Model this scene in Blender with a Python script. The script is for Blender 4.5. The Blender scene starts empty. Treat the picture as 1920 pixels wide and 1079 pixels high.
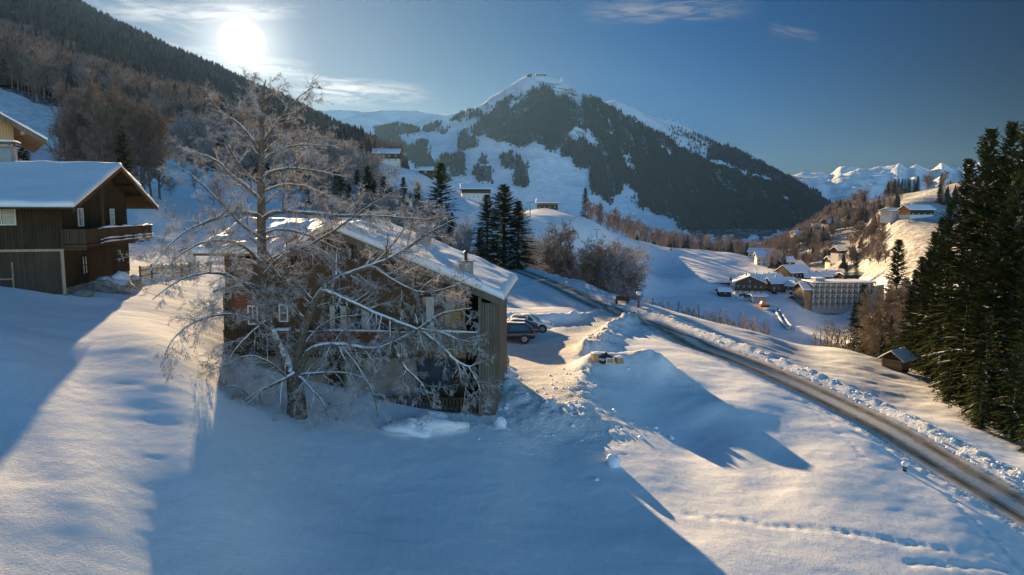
import bpy, math, random
import numpy as np
from math import sin, cos, tan, atan, atan2, pi, radians, exp, log, hypot, sqrt
from mathutils import Vector, Matrix

S = bpy.context.scene
COL = S.collection
rnd = random.Random(7)
R = np.random.RandomState(11)

# ------------------------------------------------------------------ camera
F_PX = 1300.0
HORIZON = 400.0
PITCH = atan((539.5 - HORIZON) / F_PX)
cam_d = bpy.data.cameras.new("camera")
cam = bpy.data.objects.new("camera", cam_d)
COL.objects.link(cam)
cam.location = (0, 0, 0)
cam.rotation_euler = (pi / 2 - PITCH, 0, 0)
cam_d.sensor_width = 36.0
cam_d.lens = 36.0 * F_PX / 1920.0
cam_d.clip_start = 0.1
cam_d.clip_end = 40000
S.camera = cam
S.render.resolution_x, S.render.resolution_y = 1024, 575

# ------------------------------------------------------------------ light
SUN_AZ = radians(-20.7)      # measured from +Y towards +X
SUN_EL = radians(12.5)
SUND = Vector((sin(SUN_AZ) * cos(SUN_EL), cos(SUN_AZ) * cos(SUN_EL), sin(SUN_EL)))
sd = bpy.data.lights.new("sun", 'SUN')
sd.energy = 5.0
sd.angle = radians(0.55)
sd.color = (1.0, 0.73, 0.41)
sun = bpy.data.objects.new("sun", sd)
COL.objects.link(sun)
sun.rotation_euler = (-SUND).to_track_quat('-Z', 'Y').to_euler()
sun.location = (-200, 500, 300)

W = bpy.data.worlds.new("World")
S.world = W
W.use_nodes = True
nt = W.node_tree
nt.nodes.clear()
def wn(t, **k):
    n = nt.nodes.new(t)
    for a, b in k.items(): setattr(n, a, b)
    return n
def wl(a, b): nt.links.new(a, b)
wout = wn('ShaderNodeOutputWorld')
bg = wn('ShaderNodeBackground')
SKY_STR = 0.046
bg.inputs['Strength'].default_value = SKY_STR
sky = wn('ShaderNodeTexSky', sky_type='NISHITA')
sky.sun_disc = False
sky.sun_elevation = SUN_EL
sky.sun_rotation = SUN_AZ
sky.altitude = 1300
sky.air_density = 1.0
sky.dust_density = 0.25
sky.ozone_density = 2.2
tc = wn('ShaderNodeTexCoord')
# the sun's own disc and the aureole round it, as light of the sky
dot = wn('ShaderNodeVectorMath', operation='DOT_PRODUCT')
wl(tc.outputs['Generated'], dot.inputs[0]); dot.inputs[1].default_value = SUND
def wmath(op, a, b=None, c=None, clamp=False):
    n = wn('ShaderNodeMath', operation=op, use_clamp=clamp)
    for i, v in enumerate((a, b, c)):
        if v is None: continue
        if hasattr(v, 'is_linked') or hasattr(v, 'links'): wl(v, n.inputs[i])
        else: n.inputs[i].default_value = v
    return n.outputs[0]
def wramp(sock, a, b, lo=0.0, hi=1.0, smooth=True):
    n = wn('ShaderNodeMapRange', interpolation_type='SMOOTHSTEP' if smooth else 'LINEAR')
    wl(sock, n.inputs['Value'])
    n.inputs['From Min'].default_value = a; n.inputs['From Max'].default_value = b
    n.inputs['To Min'].default_value = lo; n.inputs['To Max'].default_value = hi
    return n.outputs[0]
disc = wramp(dot.outputs['Value'], cos(radians(1.75)), cos(radians(0.8)))
glow1 = wmath('POWER', wmath('MAXIMUM', dot.outputs['Value'], 0.0), 900.0)
glow2 = wmath('POWER', wmath('MAXIMUM', dot.outputs['Value'], 0.0), 60.0)
gl = wmath('ADD', wmath('MULTIPLY', disc, 40.0), wmath('ADD', wmath('MULTIPLY', glow1, 5.5), wmath('MULTIPLY', glow2, 0.8)))
glc = wn('ShaderNodeVectorMath', operation='SCALE')
glc.inputs[0].default_value = (1.0, 0.93, 0.80)
wl(gl, glc.inputs['Scale'])
# thin cirrus: position on the sky as azimuth / elevation
sx = wn('ShaderNodeSeparateXYZ'); wl(tc.outputs['Generated'], sx.inputs[0])
azn = wmath('MULTIPLY', wmath('ARCTAN2', sx.outputs['X'], sx.outputs['Y']), 57.2958)
eln = wmath('MULTIPLY', wmath('ARCSINE', sx.outputs['Z']), 57.2958)
def cirrus(az0, az1, el0, slope, thick, amt, seed, stretch=(0.35, 2.2)):
    """a wispy streak from az0 to az1 (degrees), centred on el0 at az0, rising by slope"""
    t = wmath('SUBTRACT', azn, az0)
    cen = wmath('MULTIPLY_ADD', t, slope, el0)
    cmb = wn('ShaderNodeCombineXYZ')
    wl(wmath('MULTIPLY', azn, stretch[0]), cmb.inputs[0])
    wl(wmath('MULTIPLY', wmath('SUBTRACT', eln, cen), stretch[1]), cmb.inputs[1])
    cmb.inputs[2].default_value = seed
    nz = wn('ShaderNodeTexNoise'); nz.inputs['Scale'].default_value = 1.0
    nz.inputs['Detail'].default_value = 7; nz.inputs['Roughness'].default_value = 0.62
    nz.inputs['Distortion'].default_value = 0.6
    wl(cmb.outputs[0], nz.inputs['Vector'])
    dv = wmath('DIVIDE', wmath('SUBTRACT', eln, cen), thick)
    band = wmath('SUBTRACT', 1.0, wmath('MULTIPLY', dv, dv), clamp=True)
    ends = wmath('MULTIPLY', wramp(azn, az0, az0 + (az1 - az0) * 0.35), wramp(azn, az1, az1 - (az1 - az0) * 0.35))
    m = wmath('MULTIPLY', wmath('MULTIPLY', band, ends), wramp(nz.outputs['Fac'], 0.34, 0.66))
    return wmath('MULTIPLY', m, amt)
cl = [cirrus(-19.0, -5.0, 9.6, -0.03, 1.15, 0.62, 1.0), cirrus(-17, -9.5, 10.3, -0.12, 0.5, 0.3, 8.0),
      cirrus(4.5, 19.8, 15.5, -0.03, 0.95, 0.55, 3.0), cirrus(19.3, 23.5, 13.7, -0.28, 0.5, 0.45, 4.0),
      cirrus(-33, -14.5, 13.2, 0.11, 0.7, 0.38, 5.0), cirrus(-34, -22.0, 15.6, -0.22, 1.0, 0.22, 6.0),
      cirrus(-30, -21.0, 12.0, -0.06, 0.6, 0.26, 7.0), cirrus(-21.5, -15.0, 10.9, -0.02, 0.9, 0.35, 9.0)]
tot = cl[0]
for c in cl[1:]: tot = wmath('ADD', tot, c)
tot = wmath('MINIMUM', tot, 0.8)
# clouds are lit more strongly near the sun
clb = wmath('MULTIPLY_ADD', glow2, 5.0, wmath('MULTIPLY_ADD', wmath('POWER', wmath('MAXIMUM', dot.outputs['Value'], 0.0), 8.0), 3.6, 1.9))
clc = wn('ShaderNodeVectorMath', operation='SCALE'); clc.inputs[0].default_value = (1.0, 0.97, 0.93); wl(clb, clc.inputs['Scale'])
mixc = wn('ShaderNodeMix', data_type='RGBA'); wl(tot, mixc.inputs['Factor'])
hsv = wn('ShaderNodeHueSaturation'); hsv.inputs['Saturation'].default_value = 1.28; hsv.inputs['Value'].default_value = 1.0
# clear mountain air: the sky darkens away from the sun; the unseen rear is boosted as added ambient fill
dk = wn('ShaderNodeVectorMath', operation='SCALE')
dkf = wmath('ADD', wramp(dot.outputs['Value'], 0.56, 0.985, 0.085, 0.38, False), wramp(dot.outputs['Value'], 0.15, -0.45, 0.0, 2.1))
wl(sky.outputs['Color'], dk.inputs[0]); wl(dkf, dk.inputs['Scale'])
tint = wn('ShaderNodeMix', data_type='RGBA'); tint.inputs['A'].default_value = (0.84, 0.98, 1.34, 1); tint.inputs['B'].default_value = (1, 1, 1, 1)
wl(wmath('ADD', wramp(dot.outputs['Value'], 0.80, 0.985), wramp(dot.outputs['Value'], 0.30, 0.0), clamp=True), tint.inputs['Factor'])
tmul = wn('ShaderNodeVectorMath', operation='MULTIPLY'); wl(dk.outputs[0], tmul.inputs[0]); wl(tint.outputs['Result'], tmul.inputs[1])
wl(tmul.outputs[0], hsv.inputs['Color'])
wl(hsv.outputs['Color'], mixc.inputs['A']); wl(clc.outputs[0], mixc.inputs['B'])
addc = wn('ShaderNodeVectorMath', operation='ADD')
wl(mixc.outputs['Result'], addc.inputs[0]); wl(glc.outputs[0], addc.inputs[1])
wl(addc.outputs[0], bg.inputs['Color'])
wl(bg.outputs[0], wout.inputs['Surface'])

S.view_settings.view_transform = 'Standard'
S.view_settings.look = 'None'
S.view_settings.gamma = 1.0
S.view_settings.exposure = 1.55
S.render.engine = 'CYCLES'
S.cycles.max_bounces = 6
S.cycles.diffuse_bounces = 3
S.cycles.volume_bounces = 0
S.cycles.transparent_max_bounces = 24
S.cycles.sample_clamp_indirect = 4.0

# ------------------------------------------------------------------ projection helpers (photo pixels 1920x1079 -> world)
def ray(px, py):
    a = (px - 960.0) / F_PX; b = (539.5 - py) / F_PX
    yy = cos(PITCH) + b * sin(PITCH)
    return a / yy, (b * cos(PITCH) - sin(PITCH)) / yy      # x/y , z/y
def P(px, py, d):
    u, t = ray(px, py)
    return Vector((u * d, d, t * d))
def PZ(px, py, z):
    u, t = ray(px, py)
    return P(px, py, z / t)
def pix(x, y, z):
    """world -> photo pixel (numpy friendly)"""
    f = y * cos(PITCH) - z * sin(PITCH)
    b = y * sin(PITCH) + z * cos(PITCH)
    return 960 + F_PX * x / f, 539.5 - F_PX * b / f
# ------------------------------------------------------------------ noise
def _hash(ix, iy, seed):
    h = (ix.astype(np.int64) * 374761393 + iy.astype(np.int64) * 668265263 + seed * 1442695041) & 0xffffffff
    h = ((h ^ (h >> 13)) * 1274126177) & 0xffffffff
    return ((h ^ (h >> 16)) & 0xffff) / 65535.0
def vnoise(x, y, seed=0):
    x = np.asarray(x, float); y = np.asarray(y, float)
    ix = np.floor(x); iy = np.floor(y); fx = x - ix; fy = y - iy
    fx = fx * fx * fx * (fx * (fx * 6 - 15) + 10); fy = fy * fy * fy * (fy * (fy * 6 - 15) + 10)
    a = _hash(ix, iy, seed); b = _hash(ix + 1, iy, seed); c = _hash(ix, iy + 1, seed); d = _hash(ix + 1, iy + 1, seed)
    return (a + (b - a) * fx) * (1 - fy) + (c + (d - c) * fx) * fy - 0.5
def fbm(x, y, oct=4, seed=0, gain=0.5):
    s = 0; a = 1.0; f = 1.0
    for i in range(oct):
        s = s + a * vnoise(x * f + 17.3 * i, y * f - 9.1 * i, seed + i); a *= gain; f *= 2.03
    return s
def sstep(a, b, v):
    t = np.clip((v - a) / (b - a), 0, 1); return t * t * (3 - 2 * t)

# ------------------------------------------------------------------ terrain control points
CZ = [  # (px, py, z)
 (0,1079,-8.68),(300,1079,-9.9),(500,1079,-10.9),(700,1079,-11.3),(900,1079,-11.9),(1150,1079,-12.5),(1340,1079,-12.9),(1600,1079,-13.5),(1920,1079,-14.7),
 (0,1600,-9.6),(960,1600,-12.9),(1920,1600,-15.4),(-300,1079,-7.0),(2200,1079,-15.6),
 (0,800,-7.15),(0,940,-7.95),(150,700,-6.7),(300,800,-8.0),(390,900,-9.1),(150,900,-8.15),
 (0,548,-4.5),(118,560,-5.1),(205,562,-5.4),(0,640,-5.4),(250,620,-5.9),(330,660,-6.6),(350,570,-6.1),
 (290,522,-5.1),(200,535,-5.0),(-200,545,-4.0),
 (420,680,-8.0),(600,732,-9.6),(700,752,-10.1),(850,774,-10.8),(917,782,-11.0),
 (557,790,-9.9),(700,860,-10.8),(700,950,-11.2),(500,900,-9.9),(930,850,-11.3),(1000,920,-11.9),(1040,820,-11.8),
 (1000,700,-11),(950,640,-11),(1080,620,-11.05),(1040,745,-11.05),(1120,700,-11),(1150,690,-11),(1210,692,-11.1),(1100,660,-11),(1150,605,-11.1),
 (1110,780,-11.55),(1160,820,-11.95),(1230,860,-12.35),(1215,775,-12.3),(1300,830,-12.9),(1440,890,-13.05),(1190,930,-12.5),(1380,1000,-12.9),(1300,700,-11.45),(1400,760,-11.9),(1550,850,-12.9),(1600,940,-13.3),(1700,1000,-13.7),(1800,960,-14.1),
 (1230,640,-11.3),(1160,590,-11.1),(1300,645,-11.8),(1480,715,-12.7),(1660,800,-13.7),(1800,890,-14.5),(1920,955,-15.1),(2100,1070,-15.9),
 (1100,565,-10.8),(1040,540,-10.4),(950,500,-9.6),(900,478,-9.0),(960,530,-10.2),(950,580,-10.8),(1050,575,-10.9),
 (1500,690,-14.0),(1520,660,-16.0),(1440,628,-15.2),(1650,712,-16.3),(1672,690,-17.2),(1560,652,-16.8),(1612,664,-17.1),(1700,760,-16.0),(1900,832,-16.6),(1900,885,-15.8),(1800,780,-16.6),
 (1300,594,-12.5),(1200,566,-11.5),(1080,535,-10.2),(1000,512,-9.6)]
CD = [  # (px, py, d)
 (1000,492,230),(1100,505,250),(1180,562,350),(900,450,280),(1000,440,330),(1100,440,400),(1150,443,450),(1200,455,600),(1200,500,480),(1300,520,430),
 (1400,500,520),(1300,468,620),(1400,482,620),(1500,507,560),(1330,545,400),(1440,600,330),(1500,602,330),(1500,632,290),(1550,580,375),(1400,556,390),(1600,522,500),
 (1540,520,480),(1620,600,330),
 (1640,500,420),(1600,480,600),(1720,404,470),(1800,404,470),(1620,420,560),(1560,445,700),(1540,432,820),(1700,440,420),(1700,480,370),(1560,398,1050),
 (1650,372,950),(1770,352,850),(1900,335,850),(2200,330,800),(1800,500,300),(2000,450,350),
 (1681,405,475),(1618,399,740),(1503,447,760),(1478,461,800),(1462,472,830),(724,303,415),(798,325,428),(1470,547,400),(1501,532,432),(1541,528,436),(1500,551,392),(1586,539,408),(1020,394,480),(960,402,455),(890,374,425),(820,347,420),(760,318,440),(1100,414,500),(1180,455,520),
 (850,420,300),(740,335,380),(700,305,420),(640,330,380),
 (560,402,160),(400,384,150),(300,350,165),(250,400,95),(240,470,76),(360,480,76),(300,462,82),(240,350,130),(300,265,260),(150,212,280),(0,162,300),
 (0,250,185),(80,290,130),(0,310,100),(0,450,58),(-300,200,200),(-300,400,60),(600,392,210),(700,375,260)]
CR = [  # (px, d, z): ground the photo hides
 (1080,150,-24),(1200,150,-27),(1300,160,-32),(1440,165,-38),(1600,180,-42),(1800,180,-38),(1920,110,-24),(2100,80,-20),(2100,200,-36),(980,160,-18),
 (600,90,-4.6),(700,140,-5.0),(850,120,-8.2),(850,180,-9.0),
 (900,620,-8),(1020,650,-30),(1150,750,-58),(780,620,22),(1280,800,-56),(1480,700,-55),(1450,1000,-58),(1350,1500,-68),(1450,1500,-72),(1100,1200,-62),(900,1000,-40),
 (1500,2200,-74),(1300,2300,-74),(1000,2300,-72),(1650,1600,-20),(1800,1600,-20),(1700,2600,-40),(2200,1600,-20),(1600,5000,-20),(1200,5000,-70),(600,900,60),(600,2500,0),
 (0,700,60),(-400,700,80),(2100,5000,0),(0,5000,0)]
pts = []
for px, py, z in CZ: p = PZ(px, py, z); pts.append((p.x / p.y, p.y, z))
for px, py, d in CD: p = P(px, py, d); pts.append((p.x / p.y, p.y, p.z))
for px, d, z in CR: pts.append(((px - 960) / F_PX, d, z))
pts = np.array(pts)
US = 2.4
def _ctl(u, d): return np.stack([np.asarray(u) * US, np.log(d)], -1)
_C = _ctl(pts[:, 0], pts[:, 1]); _mq = 0.08
def _phi(a, b):
    r2 = ((a[:, None, :] - b[None, :, :]) ** 2).sum(-1); return np.sqrt(r2 + _mq * _mq)
_n = len(_C)
_A = np.zeros((_n + 3, _n + 3)); _A[:_n, :_n] = _phi(_C, _C)
_A[:_n, :_n] += -0.002 * np.eye(_n)
_A[:_n, _n] = 1; _A[:_n, _n + 1:] = _C; _A[_n, :_n] = 1; _A[_n + 1:, :_n] = _C.T
_w = np.linalg.solve(_A, np.concatenate([pts[:, 2], np.zeros(3)]))
def base_h(x, y):
    sh = np.shape(x); x = np.ravel(x).astype(float); y = np.ravel(y).astype(float)
    q = _ctl(x / y, y); out = np.empty(len(q))
    for i in range(0, len(q), 40000):
        s = q[i:i + 40000]
        out[i:i + 40000] = _phi(s, _C) @ _w[:_n] + _w[_n] + s @ _w[_n + 1:]
    return out.reshape(sh)

def loft(keys, front_drop=1.6, back=(1.35, 0.25)):
    """keys: list of (px, [(d, py), ...]); returns h(x,y). Below the foot it dives, behind the ridge it falls."""
    us = np.array([(k[0] - 960) / F_PX for k in keys])
    m = len(keys[0][1])
    D = np.array([[n[0] for n in k[1]] for k in keys], float)
    Z = np.array([[-(n[1] - 400) / F_PX * n[0] for n in k[1]] for k in keys], float)
    def h(x, y):
        u = x / y
        d = [np.interp(u, us, D[:, j]) for j in range(m)]; z = [np.interp(u, us, Z[:, j]) for j in range(m)]
        d = [d[0] * 0.55] + d + [d[-1] * back[0], d[-1] * 3]
        z = [z[0] - 0.25 * d[1]] + z + [z[-1] * back[1] - 60, z[-1] * 0 - 100]
        out = np.full(np.shape(u), -400.0)
        for j in range(len(d) - 1):
            t = (y - d[j]) / (d[j + 1] - d[j]); ins = (t >= 0) & (t <= 1)
            out = np.where(ins, z[j] + (z[j + 1] - z[j]) * t, out)
        return out
    return h
left_mtn = loft([(-500,[(300,60),(900,-160),(1700,-560)]),(-250,[(300,90),(800,-60),(1600,-330)]),(0,[(300,160),(700,60),(1500,-95)]),(150,[(280,210),(700,112),(1450,10)]),(200,[(275,228),(700,130),(1430,45)]),
 (250,[(265,246),(700,150),(1420,72)]),(330,[(255,275),(690,185),(1390,108)]),(400,[(250,305),(680,205),(1370,137)]),(450,[(250,330),(650,228),(1350,162)]),(520,[(255,356),(620,262),(1300,193)]),
 (560,[(265,372),(600,280),(1250,212)]),(600,[(300,372),(600,295),(1220,234)]),(650,[(350,352),(600,312),(1200,260)]),(700,[(420,345),(700,318),(1150,278)]),(760,[(500,350),(760,335),(1100,318)]),(840,[(600,400),(800,400),(1000,400)]),(2500,[(600,900),(800,900),(1000,900)])])
big_mtn = loft([(300,[(1900,420),(2400,360),(3000,300)]),(560,[(1900,400),(2400,330),(3100,262)]),(700,[(2100,400),(2600,310),(3200,256)]),(750,[(2200,410),(2700,300),(3300,235)]),(785,[(2250,412),(2750,300),(3350,243)]),(840,[(2300,420),(2800,310),(3400,229)]),(880,[(2300,425),(2850,300),(3400,210)]),
 (930,[(2300,430),(2850,290),(3400,190)]),(985,[(2300,436),(2900,262),(3400,156)]),(1015,[(2300,438),(2900,258),(3400,149)]),(1060,[(2300,440),(2850,282),(3400,160)]),(1100,[(2300,440),(2850,300),(3400,184)]),(1140,[(2300,441),(2850,318),(3400,209)]),
 (1196,[(2300,443),(2850,340),(3400,240)]),(1240,[(2300,445),(2850,352),(3400,263)]),(1302,[(2300,446),(2850,372),(3400,300)]),(1360,[(2320,448),(2850,385),(3400,322)]),(1420,[(2350,449),(2850,395),(3400,336)]),(1470,[(2400,449),(2850,405),(3400,348)]),(1530,[(2500,445),(2900,415),(3400,376)]),(1570,[(2600,440),(3000,415),(3450,400)]),(1700,[(2700,430),(3100,430),(3500,430)]),(3000,[(2700,600),(3100,600),(3500,600)])])
back_mtn = loft([(1000,[(4000,300),(4600,250),(5200,215)]),(1128,[(4000,300),(4600,240),(5200,197)]),(1152,[(4000,300),(4600,240),(5200,193)]),(1204,[(4000,330),(4600,262),(5200,213)]),(1266,[(4000,350),(4600,285),(5200,233)]),(1323,[(4000,370),(4600,305),(5200,261)]),(1349,[(4000,380),(4600,318),(5200,277)]),
 (1377,[(4000,385),(4600,325),(5200,281)]),(1398,[(4000,390),(4600,335),(5200,290)]),(1419,[(4000,390),(4600,345),(5200,304)]),(1450,[(4000,395),(4600,355),(5200,318)]),(1489,[(4000,400),(4600,370),(5200,338)]),(1525,[(4000,420),(4600,385),(5200,360)]),(1560,[(4000,430),(4600,410),(5200,390)]),(1650,[(4000,500),(4600,500),(5200,500)]),(3000,[(4000,600),(4600,600),(5200,600)])])
far_mtn = loft([(1300,[(6200,420),(7300,360),(8200,330)]),(1450,[(6200,415),(7300,350),(8200,318)]),(1480,[(6200,410),(7300,350),(8200,325)]),(1527,[(6200,405),(7300,345),(8200,322)]),(1548,[(6200,400),(7300,350),(8200,328)]),(1567,[(6200,400),(7300,345),(8200,312)]),(1600,[(6200,400),(7300,340),(8200,314)]),(1662,[(6200,395),(7300,345),(8200,315)]),
 (1677,[(6200,395),(7300,338),(8200,308)]),(1690,[(6200,392),(7300,345),(8200,316)]),(1708,[(6200,390),(7300,336),(8200,305)]),(1735,[(6200,385),(7300,350),(8200,322)]),(1755,[(6200,380),(7300,335),(8200,306)]),(1778,[(6200,375),(7300,345),(8200,320)]),(1830,[(6200,370),(7300,340),(8200,310)]),(1950,[(6200,370),(7300,340),(8200,300)]),(2600,[(6200,370),(7300,330),(8200,290)])])

# polylines on the near ground (photo pixels + height -> world xy)
def line_w(L): return np.array([(lambda p: (p.x, p.y))(PZ(*q)) for q in L])
ROAD = line_w([(860,462,-8.4),(905,478,-9.0),(950,498,-9.6),(1040,538,-10.4),(1100,565,-10.8),(1160,590,-11.1),(1230,617,-11.45),(1300,645,-11.8),(1390,678,-12.25),(1480,715,-12.7),(1570,756,-13.2),(1660,803,-13.7),(1735,848,-14.15),(1800,888,-14.5),(1860,922,-14.8),(1920,957,-15.1),(2050,1035,-15.7),(2200,1140,-16.4)])
def catmull(Pn, n=10):
    Pn = np.asarray(Pn, float); out = []
    E = np.vstack([2 * Pn[0] - Pn[1], Pn, 2 * Pn[-1] - Pn[-2]])
    for i in range(1, len(E) - 2):
        for k in range(n):
            t = k / n
            out.append(0.5 * ((2 * E[i]) + (-E[i-1] + E[i+1]) * t + (2*E[i-1] - 5*E[i] + 4*E[i+1] - E[i+2]) * t*t + (-E[i-1] + 3*E[i] - 3*E[i+1] + E[i+2]) * t**3))
    out.append(Pn[-1]); return np.array(out)
ROADC = catmull(ROAD, 8)
def pl_dist(x, y, L):
    """signed distance (positive to the left of travel), parameter in metres along"""
    best = np.full(np.shape(x), 1e9); sg = np.zeros(np.shape(x)); par = np.zeros(np.shape(x)); acc = 0.0
    for a, b in zip(L[:-1], L[1:]):
        v = b - a; l = hypot(*v)
        if l < 1e-6: continue
        t = np.clip(((x - a[0]) * v[0] + (y - a[1]) * v[1]) / (l * l), 0, 1)
        dx = x - a[0] - t * v[0]; dy = y - a[1] - t * v[1]; dd = np.hypot(dx, dy)
        m = dd < best
        best = np.where(m, dd, best); sg = np.where(m, np.sign(v[0] * dy - v[1] * dx), sg); par = np.where(m, acc + t * l, par); acc += l
    return best, sg, par
_rz = np.concatenate([base_h(ROADC[:, 0], ROADC[:, 1])])
for _ in range(30): _rz[1:-1] = (_rz[:-2] + 2 * _rz[1:-1] + _rz[2:]) / 4
_rs = np.concatenate([[0], np.cumsum(np.hypot(*np.diff(ROADC, axis=0).T))])
ROAD_W = 1.65
DRIVE = catmull(line_w([(1165,592,-11.3),(1110,612,-11.2),(1060,632,-11.1),(1030,660,-11.05),(1020,700,-11),(1035,742,-11.05)]), 6)
LOT = catmull(line_w([(940,672,-11),(985,658,-11),(1030,650,-11)]), 6)
BANKS = [ # polyline, height, half width, roughness
 (line_w([(1066,758,-11.2),(1083,716,-11),(1096,698,-11)]), 0.25, 1.1, 0.8),
 (line_w([(1118,688,-11),(1140,690,-11),(1180,692,-11.1),(1226,697,-11.1)]), 1.05, 1.5, 0.12),
 (line_w([(1226,697,-11.1),(1275,724,-11.5),(1325,760,-11.9)]), 0.6, 1.8, 0.05),
 (line_w([(932,700,-11),(950,722,-11),(985,755,-11.1),(1035,776,-11.3)]), 0.6, 1.7, 0.6),
 (line_w([(940,603,-10.9),(1000,606,-11),(1060,604,-11),(1110,598,-11.1),(1150,588,-11.2)]), 0.9, 1.4, 0.25),
 (line_w([(1180,607,-11.4),(1150,622,-11.3),(1128,640,-11.1),(1105,662,-11)]), 0.75, 1.3, 0.8),
 (line_w([(1180,608,-11.4),(1240,632,-11.8),(1290,652,-12.3)]), 0.35, 1.2, 0.4),
]
NEARX = lambda x, y: y < 330
def H(x, y, detail=True):
    x = np.asarray(x, float); y = np.asarray(y, float)
    h = base_h(x, y)
    mt = y > 150
    if mt.any():
        xm, ym = x[mt], y[mt]
        rug = fbm(xm / 260, ym / 260, 6, 3, 0.52); rug2 = np.abs(fbm(xm / 700, ym / 420, 5, 9, 0.5))
        amp = np.clip((ym - 1800) / 1500, 0, 1.6)
        m = left_mtn(xm, ym) + fbm(xm / 90, ym / 90, 4, 5) * np.clip((ym - 300) / 40, 0, 9)
        bm = big_mtn(xm, ym); m = np.maximum(m, bm + rug * 44 * amp - 46 * amp * (rug2) * np.clip((600 - bm) / 300, 0, 1))
        b2 = back_mtn(xm, ym); m = np.maximum(m, b2 + rug * 45)
        b3 = far_mtn(xm, ym); m = np.maximum(m, b3 + rug * 75 - rug2 * 60)
        hb = h[mt] + fbm(xm / 60, ym / 60, 4, 21) * np.clip((ym - 180) / 60, 0, 3)
        h[mt] = np.maximum(hb, m)
    nr = y < 330
    if nr.any():
        xn, yn = x[nr], y[nr]; hn = h[nr]
        # wind-shaped undulation and small lumps
        wx = xn * 0.93 + yn * 0.37; wy = -xn * 0.37 + yn * 0.93
        fade = np.clip(yn / 30, 0.4, 2.2)
        hn = hn + fade * (0.12 * fbm(wx / 7, wy / 5, 2, 31) + 0.032 * fbm(wx / 2.6, wy / 1.1, 3, 41))
        # road shelf, dug bank beyond it
        bd, sg, par = pl_dist(xn, yn, ROADC)
        rz = np.interp(par, _rs, _rz)
        k = 1 - sstep(ROAD_W + 0.1, ROAD_W + 2.4, bd)
        hn = hn * (1 - k) + rz * k
        far = sg > 0
        lump = 0.5 * np.abs(fbm(xn / 0.9, yn / 0.9, 3, 51)) + 0.4 * fbm(xn / 3.1, yn / 3.1, 3, 55)
        bank_f = np.exp(-((bd - ROAD_W - 1.5) / 1.05) ** 2) * (0.62 + lump * 0.6)
        bank_f2 = np.exp(-((bd - ROAD_W - 3.4) / 1.6) ** 2) * (0.25 + lump * 0.35)
        bank_n = np.exp(-((bd - ROAD_W - 0.7) / 0.55) ** 2) * (0.28 + lump * 0.3)
        gate = sstep(2.0, 5.5, np.hypot(xn - DRIVE[0][0], yn - DRIVE[0][1]))
        hn = hn + np.where(far, bank_f + bank_f2, bank_n * gate)
        dp, _, _ = pl_dist(xn, yn, DRIVE); dl, _, _ = pl_dist(xn, yn, LOT)
        dd = np.minimum(dp - 0.3, dl - 2.0)
        for L, hh, hw, ro in BANKS:
            b, _, _ = pl_dist(xn, yn, L)
            hn = hn + hh * np.exp(-(b / hw) ** 2) * (1 + ro * (1.4 * fbm(xn / 0.7, yn / 0.7, 3, 61) + fbm(xn / 2.2, yn / 2.2, 2, 63))) * (0.25 + 0.75 * sstep(1.2, 3.0, dp))
        # chunky turned-over snow in front of the drive end
        cp = PZ(1030, 800, -11.8)
        ch = np.exp(-(((xn - cp.x) / 4.5) ** 2 + ((yn - cp.y) / 3.2) ** 2))
        hn = hn + ch * (0.2 * np.abs(fbm(xn / 0.6, yn / 0.6, 3, 71)) + 0.2 * fbm(xn / 1.7, yn / 1.7, 2, 73))
        for L in TRACKS:
            pass
        for tx, ty, tr, td in DIMPLES:
            q = ((xn - tx) ** 2 + (yn - ty) ** 2) / (tr * tr)
            hn = hn - td * np.exp(-q)
        h[nr] = hn
    return h
TRACKS = []
DIMPLES = []
_r3 = random.Random(3)
def foot(pa, pb, n, z, r_, d_):
    for i in range(n):
        t = i / (n - 1); q = PZ(pa[0] + (pb[0] - pa[0]) * t, pa[1] + (pb[1] - pa[1]) * t + _r3.uniform(-2, 2), z + (d_ if 0 else 0))
        DIMPLES.append((q.x + _r3.uniform(-.06, .06), q.y + _r3.uniform(-.08, .08), r_ * _r3.uniform(.8, 1.2), .12 * _r3.uniform(.25, .55)))
foot((1290, 984), (1780, 996), 24, -13.2, .20, 0); foot((1780, 950), (1925, 1078), 18, -14.6, .20, 0); foot((1700, 1066), (1880, 1046), 13, -14.0, .18, 0); foot((1640, 820), (1700, 872), 10, -13.6, .18, 0)
foot((1500, 760), (1620, 850), 14, -13.0, .18, 0); foot((1740, 700), (1890, 800), 14, -16.4, .28, 0)
def H1(x, y): return float(H(np.array([x]), np.array([y]))[0])
def ground(px, py_guess=None, d=None):
    """point on the ground below pixel column px at distance d"""
    u = (px - 960) / F_PX
    for _ in range(3):
        x = u * d; z = H1(x, d)
        f = d * cos(PITCH) - z * sin(PITCH); x = (px - 960) / F_PX * f; u = x / d
    return Vector((x, d, H1(x, d)))
def ground_at(px, py, dmin=12, dmax=8000):
    """first ground point hit by the ray through a pixel"""
    u, t = ray(px, py)
    ds = np.exp(np.linspace(log(dmin), log(dmax), 700))
    hz = H(u * ds, ds) - t * ds
    i = np.argmax(hz > 0)
    if hz[i] <= 0: i = len(ds) - 1
    a, b = ds[max(i - 1, 0)], ds[i]
    dd = np.linspace(a, b, 40); hh = H(u * dd, dd) - t * dd; j = np.argmax(hh > 0)
    d = dd[j]
    return Vector((u * d, d, H1(u * d, d)))
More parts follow.
